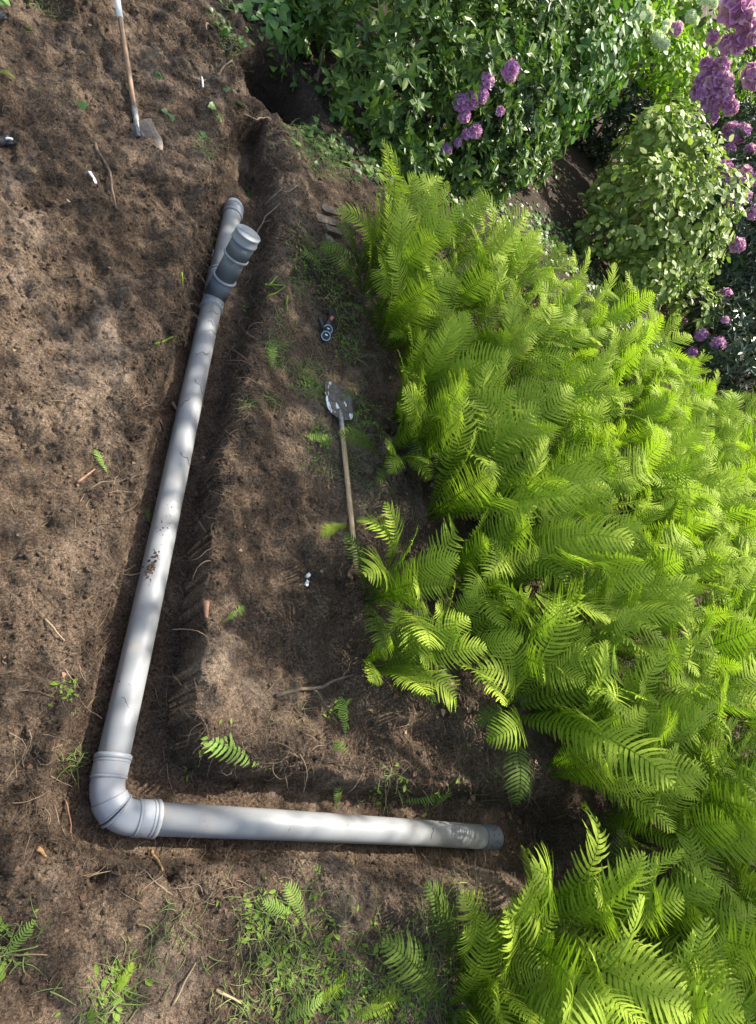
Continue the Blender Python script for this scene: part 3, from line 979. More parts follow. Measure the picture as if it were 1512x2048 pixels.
def leaf_cloud(C, D, N, ln, asp, tmpl=LEAF_T, r=rng):
    d, s, n = basis(D, N)
    ln = np.asarray(ln)[:, None, None] * np.ones((len(C), 1, 1))
    curl = r.uniform(-0.2, 1.8, (len(C), 1, 1))
    t = tmpl[None]
    V = C[:, None] + d[:, None] * t[..., 0:1] * ln + s[:, None] * t[..., 1:2] * ln * asp + n[:, None] * t[..., 2:3] * ln * curl
    F = LEAF_F[None] + (np.arange(len(C)) * len(tmpl))[:, None, None]
    return V.reshape(-1, 3), F.reshape(-1, 3)


TEMPLATE = {}


def leaf_obj(parent, c, d, s, n, ln, asp, mat, tmpl, key):
    if key not in TEMPLATE:
        me = mk('leaf', tmpl * np.array([1, asp, 1]), LEAF_F, True)
        me.materials.append(mat)
        TEMPLATE[key] = me
    o = bpy.data.objects.new('leaf', TEMPLATE[key])
    COL.objects.link(o)
    o.parent = parent
    m = Matrix([[d[0] * ln, s[0] * ln, n[0] * ln, c[0]], [d[1] * ln, s[1] * ln, n[1] * ln, c[1]], [d[2] * ln, s[2] * ln, n[2] * ln, c[2]], [0, 0, 0, 1]])
    o.matrix_basis = m


def shrub(name, label, cat, blobs, mat, style, ln, asp, dens, singles=160, tmpl=LEAF_T, droop=0.3, seed=0, group=None, twigs=25, twigmat=None, up=0.35, cut=0.0):
    r = np.random.default_rng(seed)
    root_loc = np.array([blobs[0][0], blobs[0][1], H(blobs[0][0], blobs[0][1])])
    root = tag(empty(name, tuple(root_loc)), label, cat, group)
    B = np.array([[b[0], b[1], b[2], b[3], b[4], b[5]] for b in blobs], float)
    Cs = []; Ns = []
    for b in B:
        area = 4 * math.pi * ((b[3] * b[4]) ** 1.6 / 3 + (b[3] * b[5]) ** 1.6 / 3 + (b[4] * b[5]) ** 1.6 / 3) ** (1 / 1.6)
        m = int(area * dens)
        v = r.normal(size=(m, 3)); v /= np.linalg.norm(v, axis=1, keepdims=True)
        lump = 1 + 0.55 * fbm(v[:, 0] * 2 + b[0], v[:, 1] * 2 + v[:, 2] * 1.7, 0.7, 3, 2)
        depth = np.where(r.random(m) < 0.72, r.uniform(0.93, 1.05, m), r.uniform(0.62, 0.93, m))
        p = b[:3] + v * b[3:] * (lump * depth)[:, None]
        nn = v / b[3:]; nn /= np.linalg.norm(nn, axis=1, keepdims=True)
        tc = CAM - p; tc /= np.linalg.norm(tc, axis=1, keepdims=True)
        keep = ((nn * tc).sum(1) > -0.45) & (p[:, 2] > 0.12)
        # holes, where the crown lets the dark inside show
        hole = fbm(p[:, 0] * 1.0 + p[:, 2] * 0.6, p[:, 1] * 1.0 - p[:, 2] * 0.8, 0.42, 3, 4)
        keep &= hole > -0.30 + cut
        for b2 in B:
            if b2 is b or np.allclose(b2, b): continue
            q = (((p - b2[:3]) / b2[3:]) ** 2).sum(1)
            keep &= q > 0.62
        Cs.append(p[keep]); Ns.append(nn[keep])
    C = np.concatenate(Cs); N = np.concatenate(Ns)
    m = len(C)
    if style == 'whorl':
        K = 6
        ax = N + np.array([0, 0, up]) + r.normal(size=(m, 3)) * 0.25
        ax /= np.linalg.norm(ax, axis=1, keepdims=True)
        a = np.cross(ax, r.normal(size=(m, 3))); a /= np.linalg.norm(a, axis=1, keepdims=True)
        bb = np.cross(ax, a)
        CC = []; DD = []; NN = []
        for k in range(K):
            th = 2 * math.pi * k / K + r.uniform(-0.35, 0.35, m)
            rad = a * np.cos(th)[:, None] + bb * np.sin(th)[:, None]
            el = r.uniform(0.0, 0.75, m)[:, None]
            CC.append(C + ax * r.uniform(-0.02, 0.02, (m, 1))); DD.append(rad * np.cos(el) + ax * np.sin(el)); NN.append(ax)
        C = np.concatenate(CC); D = np.concatenate(DD); Nn = np.concatenate(NN)
    else:
        D = r.normal(size=(m, 3)) * 0.6 + np.array([0, 0, -droop]) + N * 0.25
        Nn = N + np.array([0, 0, up * 1.3]) + r.normal(size=(m, 3)) * 0.32
        D = D - Nn * ((D * Nn).sum(1) / (Nn * Nn).sum(1))[:, None] * 0.7
    L = ln * r.uniform(0.6, 1.25, len(C))
    # the leaves that show largest become single parts
    tc = CAM - C; dist = np.linalg.norm(tc, axis=1)
    facing = np.abs((Nn * tc).sum(1)) / dist / (np.linalg.norm(Nn, axis=1) + 1e-9)
    score = L / dist * (0.3 + facing) + r.uniform(0, 0.1, len(C)) * ln / dist.mean()
    order = np.argsort(-score)
    sel = order[:singles * 3][r.permutation(min(singles * 3, len(order)))[:singles]]
    mask = np.ones(len(C), bool); mask[sel] = False
    V, F = leaf_cloud(C[mask] - root_loc, D[mask], Nn[mask], L[mask], asp, tmpl, r)
    me = mk_np('foliage', V, F, False)
    meshobj('foliage', me, mat, root)['kind'] = 'stuff'
    d, s, n = basis(D[sel], Nn[sel])
    for i, q in enumerate(sel):
        leaf_obj(root, C[q] - root_loc, d[i], s[i], n[i], L[q], asp, mat, tmpl, name + mat.name)
    # stems
    parts = []
    rr = random.Random(seed)
    for i in range(twigs):
        b = blobs[rr.randrange(len(blobs))]
        foot = Vector((b[0] + rr.uniform(-.3, .3) * b[3], b[1] + rr.uniform(-.3, .3) * b[4], 0.05))
        v = Vector((rr.gauss(0, 1), rr.gauss(0, 1), rr.uniform(0.0, 1.2))).normalized()
        tip = Vector((b[0] + v.x * b[3] * .95, b[1] + v.y * b[4] * .95, b[2] + v.z * b[5] * .95))
        P = wobbly(foot, tip, 7, 0.06, seed * 50 + i)
        P = [p - Vector(root_loc) for p in P]
        parts.append(tube_vf(P, [0.022 * (1 - 0.8 * j / 6) for j in range(7)], 5))
    if parts:
        meshobj('stems', mk('stems', *merge(parts)), twigmat or TWIG, root)['kind'] = 'stuff'
    return root


laurel = shrub('laurel_hedge', 'glossy dark green laurel hedge behind the pit, centre of the top edge', 'hedge',
      [(1.35, 7.9, 0.55, 0.75, 0.75, 0.85), (0.95, 8.6, 0.8, 0.8, 0.8, 1.1), (2.1, 8.6, 0.75, 0.9, 0.8, 1.15), (1.6, 9.6, 1.2, 1.1, 1.0, 1.3),
       (2.9, 9.6, 0.9, 1.0, 0.9, 1.25), (0.6, 7.75, 0.35, 0.5, 0.5, 0.5), (2.6, 11.0, 1.6, 1.4, 1.2, 1.5), (2.7, 8.3, 0.35, 0.6, 0.45, 0.5), (3.4, 8.9, 0.45, 0.6, 0.5, 0.6), (4.1, 9.9, 0.5, 0.6, 0.5, 0.6), (1.9, 7.5, 0.25, 0.45, 0.4, 0.4)],
      LAUREL, 'whorl', 0.145, 0.43, 72, 250, seed=1)
hedge2 = shrub('privet_bush', 'mid green bush with rounded leaves behind the laurel, left of the white blossom', 'bush',
      [(3.9, 10.7, 1.1, 0.95, 0.9, 1.25), (4.6, 12.2, 1.4, 1.1, 1.1, 1.5), (4.0, 13.4, 1.8, 1.5, 1.3, 1.6)],
      HEDGE, 'single', 0.155, 0.62, 230, 200, ROUND_T, seed=2)
pale = shrub('pale_leaved_shrub', 'pale green small-leaved shrub with bare lower stems in front of the purple rhododendron', 'shrub',
      [(6.7, 9.9, 1.0, 0.85, 0.9, 0.85), (7.5, 10.1, 1.35, 1.0, 1.0, 1.0), (7.4, 11.4, 1.3, 1.0, 1.0, 1.0), (8.3, 10.2, 1.0, 0.75, 0.75, 0.75), (7.2, 9.0, 0.75, 0.6, 0.5, 0.45), (6.2, 9.6, 1.55, 0.4, 0.4, 0.4), (7.7, 12.4, 1.7, 0.7, 0.6, 0.6), (6.9, 10.9, 2.1, 0.35, 0.35, 0.3), (6.4, 10.9, 1.7, 0.5, 0.5, 0.5), (8.9, 9.3, 0.7, 0.5, 0.45, 0.4), (6.0, 9.2, 0.6, 0.35, 0.35, 0.35)],
      SNOW, 'single', 0.15, 0.60, 230, 230, ROUND_T, seed=3, twigs=60, twigmat=PALEROOT)
ivy = shrub('ivy_groundcover', 'bright green ivy mound at the top edge, left of the laurel', 'ivy',
      [(-0.05, 8.3, 0.2, 0.45, 0.5, 0.35), (0.3, 9.2, 0.3, 0.7, 0.6, 0.6), (-0.25, 9.3, 0.2, 0.5, 0.7, 0.35)],
      IVY, 'single', 0.13, 0.75, 230, 140, IVY_T, seed=4, up=0.9, twigs=6)
rhs = [((9.9, 11.6, 1.5), (1.5, 1.3, 1.6)), ((11.2, 11.2, 1.2), (1.5, 1.2, 1.5)), ((11.0, 13.5, 2.0), (2.0, 1.5, 1.9)), ((13.0, 12.5, 1.6), (1.8, 1.6, 1.9)), ((17.0, 17.0, 2.0), (3.2, 2.2, 2.6)), ((19.0, 22.0, 2.6), (4.0, 3.0, 3.2)), ((14.0, 15.5, 2.2), (3.0, 2.0, 2.3))]
rh = shrub('rhododendron', 'tall dark rhododendron full of purple flower heads at the upper right edge', 'rhododendron',
      [(*c, *rr_) for c, rr_ in rhs], RHODO, 'whorl', 0.19, 0.32, 36, 200, seed=5)
rh2s = [((10.1, 8.9, 0.75), (1.1, 0.9, 0.8)), ((11.6, 9.2, 0.9), (1.3, 1.0, 1.0)), ((13.4, 9.6, 1.2), (1.6, 1.2, 1.3))]
rh2 = shrub('rhododendron', 'low dark rhododendron with a few purple blooms behind the ferns at the right edge', 'rhododendron',
      [(*c, *rr_) for c, rr_ in rh2s], RHODO, 'whorl', 0.19, 0.32, 38, 150, seed=6)
rh3s = [((7.0, 14.8, 1.0), (1.4, 1.1, 1.1)), ((8.3, 14.0, 0.9), (1.0, 0.9, 1.0))]
rh3 = shrub('rhododendron', 'shaded dark rhododendron in the gap under the white blossom branches', 'rhododendron',
      [(*c, *rr_) for c, rr_ in rh3s], RHODO, 'whorl', 0.19, 0.32, 36, 80, seed=7)
lime = shrub('white_flowering_shrub', 'lime green shrub with arching branches of white blossom at the top right', 'shrub',
      [(6.6, 14.4, 2.2, 1.0, 0.9, 0.55), (7.9, 14.4, 2.3, 1.0, 0.9, 0.5), (6.0, 16.0, 2.4, 1.6, 1.2, 0.9), (8.8, 16.2, 2.8, 1.8, 1.2, 0.9), (5.9, 13.9, 1.7, 0.5, 0.5, 0.5)],
      LIME, 'single', 0.16, 0.6, 120, 160, ROUND_T, seed=8, droop=0.5)
back = shrub('background_trees', 'dark green woodland edge far behind the shrubs', 'trees',
      [(3, 24, 3, 7, 3, 4.5), (16, 24, 4, 7, 3, 5.5), (28, 20, 4, 7, 4, 5.5), (20, 30, 5, 9, 4, 7), (36, 30, 5, 9, 4, 7), (24, 24, 3, 6, 4, 4.5), (40, 42, 5, 12, 6, 8), (26, 40, 5, 12, 6, 8), (60, 50, 6, 14, 8, 9)],
      LAUREL, 'single', 0.5, 0.6, 9, 0, ROUND_T, seed=9, twigs=0)
back['kind'] = 'stuff'


# flower heads -------------------------------------------------------------
def truss_mesh(seed):
    """a rhododendron head: a dome of open five-petalled funnels"""
    r = np.random.default_rng(seed)
    Cs = []; Ds = []; Ns = []
    k = 0
    m = 17
    for i in range(m):
        u = 1 - 1.35 * (i + 0.5) / m
        th = 2.4 * i + r.uniform(-.2, .2)
        q = math.sqrt(max(0, 1 - u * u))
        ax = np.array([q * math.cos(th), q * math.sin(th), u])
        c = ax * 0.055
        a = np.cross(ax, [0.3, 0.5, 0.8]); a /= np.linalg.norm(a); b = np.cross(ax, a)
        for j in range(5):
            t = 2 * math.pi * j / 5 + th
            rad = a * math.cos(t) + b * math.sin(t)
            Cs.append(c); Ds.append(rad * 0.8 + ax * 0.6); Ns.append(ax * 0.8 - rad * 0.6)
    Cs, Ds, Ns = map(np.array, (Cs, Ds, Ns))
    V, F = leaf_cloud(Cs, Ds, Ns, np.full(len(Cs), 0.070) * r.uniform(0.8, 1.2, len(Cs)), 0.85, ROUND_T, r)
    me = mk_np('flower_head', V, F, False)
    me.materials.append(PETAL)
    return me


TR = [truss_mesh(i) for i in range(4)]


def on_blob(blobs, px, py):
    """nearest surface point of the blobs along the view ray"""
    v = RW @ np.array([px - CX, -(py - CY), -FPX]); v /= np.linalg.norm(v)
    best = None
    for c, rr_ in blobs:
        o = (CAM - np.array(c)) / np.array(rr_); d = v / np.array(rr_)
        A = d @ d; Bq = o @ d; Cq = o @ o - 1.02 ** 2
        disc = Bq * Bq - A * Cq
        if disc > 0:
            t = (-Bq - math.sqrt(disc)) / A
            if best is None or t < best[0]:
                p = CAM + v * t
                n = (p - np.array(c)) / np.array(rr_) ** 2
                best = (t, p, n / np.linalg.norm(n))
    if best is None:
        c, rr_ = blobs[0]
        t = np.linalg.norm(np.array(c) - CAM)
        p = CAM + v * t
        return p, np.array([-.5, -.5, .7])
    return best[1], best[2]


def heads(root, blobs, lst, seed):
    r = random.Random(seed)
    rl = Vector(root.location)
    for (px, py, s) in lst:
        p, n = on_blob(blobs[:5], px, py)
        if px > 1340: s = s * 1.25
        o = meshobj('flower_head', TR[r.randrange(4)], None, root)
        q = (Vector(n) + Vector((0, 0, 0.5))).to_track_quat('Z', 'Y')
        o.matrix_basis = Matrix.Translation(Vector(p) - rl) @ q.to_matrix().to_4x4() @ Matrix.Rotation(r.uniform(0, 6), 4, 'Z') @ Matrix.Scale(s * r.uniform(.85, 1.15), 4)


heads(rh, rhs, [(1470, 20, 2.2), (1490, 40, 2.0), (1455, 90, 1.4), (1478, 82, 1.6), (1504, 70, 1.5), (1425, 75, 1.0), (1475, 95, 1.2), (1412, 130, 1.3), (1440, 135, 1.4), (1405, 165, 1.3), (1425, 160, 1.5),
                (1448, 165, 1.3), (1400, 185, 1.4), (1420, 190, 1.4), (1445, 195, 1.4), (1460, 215, 1.3), (1430, 205, 1.2), (1402, 222, 1.3), (1424, 236, 1.0), (1505, 150, 1.5), (1510, 165, 1.4),
                (1462, 262, 1.3), (1482, 266, 1.4), (1458, 300, 1.0), (1446, 338, 1.3), (1455, 370, 1.2), (1483, 350, 1.3), (1500, 300, 1.0), (1376, 265, 0.9), (1352, 58, 0.9), (1472, 405, 1.2), (1490, 395, 1.0),
                (1505, 425, 1.2), (1510, 360, 1.0), (1368, 270, 0.8), (1330, 340, 0.7)], 1)
heads(rh2, rh2s, [(1475, 490, 1.2), (1450, 590, 1.0), (1363, 645, 1.0), (1402, 670, 1.1), (1436, 688, 1.0), (1366, 676, 0.8), (1383, 705, 0.8), (1450, 640, 0.6)], 2)
rhs3 = [((2.1, 8.6, 0.75), (0.9, 0.8, 1.15)), ((2.9, 9.6, 0.9), (1.0, 0.9, 1.25)), ((3.9, 10.7, 1.1), (0.95, 0.9, 1.25))]
# purple blooms of a rhododendron growing through the hedge
rh4 = shrub('rhododendron', 'small rhododendron with purple blooms growing in front of the hedge above the ferns', 'rhododendron',
            [(2.75, 8.75, 0.7, 0.5, 0.45, 0.55), (3.2, 9.0, 0.8, 0.45, 0.4, 0.6)], RHODO, 'whorl', 0.15, 0.34, 50, 60, seed=11, twigs=8)
heads(rh4, [((2.75, 8.75, 0.7), (0.52, 0.47, 0.57)), ((3.2, 9.0, 0.8), (0.47, 0.42, 0.62))] + rhs3,
      [(920, 205, 1.0), (942, 200, 1.1), (962, 190, 0.9), (975, 160, 0.8), (1020, 142, 1.0), (928, 232, 0.7), (950, 262, 0.8), (892, 298, 0.7), (915, 285, 0.6), (932, 268, 0.6), (1000, 222, 0.5), (705, 85, 0.7)], 3)


def white_heads():
    r = random.Random(5)
    rl = Vector(lime.location)
    bl = [((6.6, 14.4, 2.2), (1.0, 0.9, 0.55)), ((7.9, 14.4, 2.3), (1.0, 0.9, 0.5)), ((6.0, 16.0, 2.4), (1.6, 1.2, 0.9)), ((8.8, 16.2, 2.8), (1.8, 1.2, 0.9))]
    me = TR[1].copy(); me.materials.clear(); me.materials.append(WHITEP)
    for (px, py, s) in ((1272, 8, .8), (1280, 20, .8), (1288, 30, .8), (1296, 36, .7), (1378, 35, .8), (1386, 45, .7), (1310, 78, .8), (1318, 86, .8), (1326, 92, .7), (1330, 52, .6), (1342, 5, .6), (1412, 3, .7), (1424, 10, .7), (1400, 0, .7), (1326, 62, .5), (1135, 70, .4), (1138, 78, .4)):
        p, n = on_blob(bl, px, py)
        o = meshobj('flower_head', me, None, lime)
        o.matrix_basis = Matrix.Translation(Vector(p) - rl + Vector((0, 0, .03))) @ Vector(n).to_track_quat('Z', 'Y').to_matrix().to_4x4() @ Matrix.Scale(s * 1.4, 4)


white_heads()


# ------------------------------------------------------------------ tree outside the frame to the right, whose crown dapples the earth
def shade_tree():
    root = tag(empty('tree', (9.6, 0.6, 0.1)), 'tall broadleaf tree standing to the right of the fern bed, its crown overhanging', 'tree')
    o0 = Vector((9.6, 0.6, 0.1))
    tube('trunk', [(0, 0, -0.2), (0.05, 0.05, 1.5), (-0.05, 0.2, 4), (-0.3, 0.6, 7), (-0.8, 1.2, 9.5)], [0.32, 0.25, 0.21, 0.16, 0.09], BARK, root, 14)
    r = random.Random(4)
    tips = []
    for i in range(22):
        s = r.uniform(0.45, 1)
        st = Vector((-0.3 * s, 0.6 * s, 3.5 + 4.5 * s))
        tgt = Vector((r.uniform(-7.4, -3.2), r.uniform(2.0, 11.0), r.uniform(6.6, 9.2)))
        P = wobbly(st, tgt, 8, 0.05, i + 90, 0.5)
        tube('limb', P, [0.09 * (1 - 0.85 * j / 7) for j in range(8)], BARK, root, 6)
        tips += P[5:]
    rr = np.random.default_rng(12)
    T = np.array([tuple(t) for t in tips])
    cl = T[rr.integers(0, len(T), 58)] + rr.normal(size=(58, 3)) * np.array([0.6, 0.6, 0.35])
    n = 9500
    k = rr.integers(0, 58, n)
    C = cl[k] + rr.normal(size=(n, 3)) * np.array([0.5, 0.5, 0.25])
    D = rr.normal(size=(n, 3)); N = rr.normal(size=(n, 3)) + np.array([0, 0, 1.4])
    V, F = leaf_cloud(C, D, N, rr.uniform(0.10, 0.18, n), 0.6, LEAF_T, rr)
    meshobj('crown', mk_np('crown', V, F), HEDGE, root)['kind'] = 'stuff'


shade_tree()

# ------------------------------------------------------------------ loose things
def stick(name, a, b, r0, mat, label, cat='stick', lift=0.01, amp=0.03, seed=0, branch=0, n=8, both=None):
    A = G(*a, lift); B = G(*b, lift if both is None else both)
    P = wobbly(A, B, n, amp, seed)
    # let it ride over the crumbs of earth
    P = [Vector((p.x, p.y, max(p.z, H(p.x, p.y) + r0 * 0.7))) for p in P]
    V, F = tube_vf([p - A for p in P], [r0 * (1 - 0.55 * i / (n - 1)) for i in range(n)], 7)
    parts = [(V, F)]
    rr = random.Random(seed + 5)
    for k in range(branch):
        i = rr.randrange(2, n - 1)
        e = P[i] + (P[i] - P[i - 1]).normalized().cross(Vector((0, 0, 1))) * rr.choice((-1, 1)) * rr.uniform(.05, .14) + (P[i] - P[i - 1]) * 1.2 + Vector((0, 0, rr.uniform(0, .03)))
        parts.append(tube_vf([q - A for q in wobbly(P[i], e, 5, .08, seed + k)], [r0 * .5 * (1 - .7 * j / 4) for j in range(5)], 5))
    o = meshobj(name, mk(name, *merge(parts)), mat)
    o.location = A
    tag(o, label, cat)
    return o


stick('root', (385, 155), (512, 188), 0.012, PALEROOT, 'long pale root curving over the rim below the pit', 'root', amp=0.06, seed=3, branch=3)
stick('root', (190, 285), (232, 418), 0.014, ROOTM, 'dark bent root lying below the round-point spade', 'root', seed=4, amp=0.05)
stick('branch', (552, 1392), (705, 1350), 0.014, TWIG, 'dry broken branch on bare earth under the drooping fern', 'branch', seed=5, branch=2)
stick('branch', (738, 1050), (800, 1010), 0.018, REDWOOD, 'reddish broken branch at the foot of the ferns right of the spade handle', 'branch', seed=6)
stick('branch', (735, 1018), (795, 1010), 0.012, TWIG, 'grey branch lying across the reddish broken branch', 'branch', seed=7)
stick('wood_stake', (372, 1232), (410, 1238), 0.022, REDWOOD, 'short orange-brown stub of wood sticking out of the trench wall', 'wood', seed=8, amp=0, lift=0.02)
stick('stalk', (303, 1702), (325, 1740), 0.011, ORANGEW, 'orange stalk poking up below the elbow', 'stalk', seed=9, lift=0.03)
stick('stalk', (76, 1697), (92, 1713), 0.011, ORANGEW, 'short orange stub left of the elbow', 'stalk', seed=10)
stick('bark_strip', (155, 965), (190, 938), 0.009, REDWOOD, 'reddish strip of bark with a white edge by the dark green sprig', 'bark', seed=11, amp=0.0)
stick('twig', (175, 982), (272, 950), 0.005, TWIG, 'thin curved twig below the bark strip', 'twig', seed=12, amp=0.06, branch=1)
stick('straw', (90, 1238), (130, 1282), 0.006, STRAWM, 'yellowish straw stem left of the muddy stain', 'straw', seed=13, amp=0.02)
stick('twig', (320, 840), (338, 885), 0.006, ROOTM, 'short twig beside the upper part of the long pipe', 'twig', seed=14)
stick('root', (530, 410), (600, 375), 0.012, PALEROOT, 'pale root on the trench wall right of the far bend', 'root', seed=15, amp=0.06, branch=2)
stick('root', (505, 480), (560, 405), 0.010, PALEROOT, 'second pale root running beside the riser lid', 'root', seed=16, amp=0.06, branch=1)
stick('root', (475, 250), (518, 280), 0.008, PALEROOT, 'wiry root hanging over the deep end of the trench', 'root', seed=17, amp=0.1)
stick('root', (545, 270), (620, 300), 0.014, ROOTM, 'thick dark root on the rim right of the deep end of the trench', 'root', seed=18, amp=0.03)
stick('twig', (345, 1790), (270, 1730), 0.005, TWIG, 'thin twig on the lower bank below the elbow', 'twig', seed=19, branch=1)
stick('twig', (108, 1610), (132, 1680), 0.005, TWIG, 'upright brown twig left of the elbow', 'twig', seed=20)
stick('twig', (130, 1600), (148, 1690), 0.005, REDWOOD, 'red-brown twig just left of the elbow bend', 'twig', seed=21)
stick('straw', (345, 2010), (392, 1925), 0.006, STRAWM, 'pale straw stem lying on the earth at the bottom', 'straw', seed=22, amp=0.02)
stick('straw', (0, 1908), (95, 1910), 0.005, STRAWM, 'long pale straw at the left edge near the bottom', 'straw', seed=23, amp=0.01)
stick('straw', (432, 1980), (485, 2008), 0.008, STRAWM, 'greenish straw stem at the bottom centre', 'straw', seed=24, amp=0.01)
stick('twig', (905, 1900), (930, 1850), 0.008, GRASS, 'green leafless stem left of the lower fern clump', 'twig', seed=25, both=0.12)
stick('twig', (820, 2048), (750, 2030), 0.006, ROOTM, 'curved dark twig at the bottom edge', 'twig', seed=26, amp=0.15)
stick('twig', (852, 1795), (935, 1765), 0.006, GRASS, 'arching green stem below the end cap', 'twig', seed=27, amp=0.08)
stick('wood_splinter', (345, 805), (358, 828), 0.014, PALEROOT, 'pale splinter of wood touching the upper long pipe', 'wood', seed=28, amp=0.0)

# cut stalks by the riser, a handful of separate pale green stems
for i, (a, b) in enumerate((((513, 597), (552, 578)), ((528, 598), (572, 572)), ((532, 578), (556, 552)), ((575, 592), (574, 622)), ((363, 545), (366, 580)), ((423, 480), (428, 500)), ((310, 688), (358, 686)), ((545, 570), (570, 570)))):
    o = stick('cut_stalk', a, b, 0.009, LIME, '', 'stalk', seed=60 + i, amp=0.02, lift=0.02, n=5)
    o['label'] = ['lowest pale green cut stalk right of the branch fitting', 'longest pale green cut stalk right of the branch fitting', 'white-tipped cut stalk above the other pale stalks', 'green cut stalk standing alone to the right of the crossed stalks',
                  'green cut stalk on the earth left of the branch fitting', 'yellow-green cut stalk left of the far pipe', 'thin green stalk lying level left of the long pipe', 'short cut stalk among the crossed stalks'][i]

# white scraps of pipe or paint
def scrap(a, b, wdt, label, hgt=0.012, mat=WHITE):
    A = G(*a, 0.006); B = G(*b, 0.006)
    d = (B - A); L = d.length
    r = random.Random(str(a))
    s = Vector((d.y, -d.x, 0)).normalized() * wdt
    V = []; n = 6
    for z in (0, 1):
        for i in range(n):
            t = i / (n - 1)
            wj = 1 - 0.35 * r.random()
            c = d * t + Vector((0, 0, z * hgt + 0.006 * math.sin(t * 3)))
            V += [c + s * wj, c - s * wj]
    F = []
    m = 2 * n
    for i in range(n - 1):
        a0 = 2 * i
        F += [(m + a0, m + a0 + 1, m + a0 + 3, m + a0 + 2), (a0, a0 + 2, a0 + 3, a0 + 1), (a0, m + a0, m + a0 + 2, a0 + 2), (a0 + 1, a0 + 3, m + a0 + 3, m + a0 + 1)]
    F += [(0, 1, m + 1, m), (m - 2, 2 * m - 2, 2 * m - 1, m - 1)]
    o = meshobj('plastic_scrap', mk('plastic_scrap', V, F, False), mat)
    o.location = A
    tag(o, label, 'scrap')


scrap((178, 345), (191, 369), 0.012, 'narrow white plastic strip lying below the round-point spade')
scrap((403, 155), (405, 176), 0.010, 'thin white plastic strip under the long pale root')
scrap((617, 1149), (611, 1155), 0.013, 'upper of two small white plastic scraps left of the spade grip', 0.02)
scrap((614, 1162), (610, 1172), 0.012, 'lower of two small white plastic scraps left of the spade grip', 0.015)
scrap((424, 513), (427, 500), 0.008, 'tiny white plastic strip beside the far pipe')


# black object with two open sockets and pale blue rims
def black_sockets():
    g = G(652, 650, 0.02)
    root = tag(empty('pipe_clip', tuple(g)), 'black plastic fitting with two pale blue rimmed openings lying on the bank', 'fitting')
    a = G(651, 672, 0.05) - g; b = G(657, 620, 0.04) - g
    d = (b - a).normalized()
    s = Vector((d.y, -d.x, 0)).normalized()
    e = Vector(CAM) - g
    for i, off in enumerate((0.0, 1.0)):
        p = a + d * (0.085 * off) + s * 0.012 * off
        t = (e.normalized() * 0.75 + Vector((0, 0, 0.5)) - d * 0.3).normalized()
        bt = tube('socket', [p + d * .05 - t * 0.05, p - t * 0.01, p + t * 0.02], [0.030, 0.037, 0.038], BLACK, root, 20, True)
        tor = []
        x = t.cross(Vector((1, 0, 0))).normalized(); y = t.cross(x)
        P = [p + t * 0.021 + x * math.cos(q) * 0.038 + y * math.sin(q) * 0.038 for q in np.linspace(0, 2 * math.pi, 25)]
        tube('rim', P, 0.0045, BLUE, bt, 6, False)
        tube('inner_cup', [p + t * 0.0205 + x * 0.01, p + t * 0.0225 + x * 0.012], [0.013, 0.013], WHITE, bt, 8)
    tube('body', [a + d * 0.04 + Vector((0, 0, -.015)), a + d * 0.12 + s * .01, a + d * 0.20 + s * .03, b + d * 0.02 + s * .03], [0.022, 0.033, 0.028, 0.016], BLACK, root, 12)
    tube('arm', [a + d * 0.06 - s * .02, a + d * 0.15 - s * .07, a + d * 0.2 - s * .085], [0.02, 0.016, 0.008], BLACK, root, 8)
    tube('knob', [a + d * 0.19 + s * .02 + Vector((0, 0, .02)), a + d * 0.22 + s * .03 + Vector((0, 0, .04))], [0.017, 0.013], REDP, root, 10)


black_sockets()


def glove(px, py, qx, qy, label, white):
    a = G(px, py, 0.03); b = G(qx, qy, 0.03)
    root = tag(empty('work_glove', tuple(a)), label, 'glove')
    d = b - a; n = d.normalized(); s = Vector((n.y, -n.x, 0))
    tube('palm', [Vector((0, 0, 0)), d * 0.35 + Vector((0, 0, .01)), d * 0.7], [0.03, 0.036, 0.028], BLACK, root, 12)
    for k in range(4):
        o = (k - 1.5) * 0.017
        tube('finger', [d * 0.62 + s * o, d * 0.85 + s * o * 1.15 + Vector((0, 0, .012)), d * (1.0 + 0.06 * (1.5 - abs(k - 1.5))) + s * o * 1.25], [0.011, 0.010, 0.007], BLACK if k != 1 else white, root, 8)
    tube('cuff', [-d * 0.25, Vector((0, 0, 0.002))], [0.028, 0.031], white, root, 12)


glove(-22, 288, 24, 281, 'black work glove with white patch cut by the left edge', WHITE)
glove(-22, 40, 8, 30, 'black work glove at the left edge near the top corner', BLACK)


# loop of black and white cable by the ivy
def loop():
    c = G(433, 82, 0.01)
    P = []
    a = G(418, 55, 0.02) - c; b = G(449, 106, 0.02) - c
    m = (a + b) / 2; u = (b - a) / 2; v = Vector((-u.y, u.x, 0)).normalized() * 0.13
    pts = [m + u * math.cos(t) * 1.0 + v * math.sin(t) + Vector((0, 0, 0.03 * math.sin(2 * t) + 0.02)) for t in np.linspace(0, 6.2, 26)]
    root = tag(empty('cable_loop', tuple(c)), 'oval loop of black cable with a whitish end beside the ivy', 'cable')
    tube('cable', pts[:15], 0.010, BLACK, root, 8)
    tube('pale_sleeve', pts[14:], 0.010, PALEROOT, root, 8)


loop()


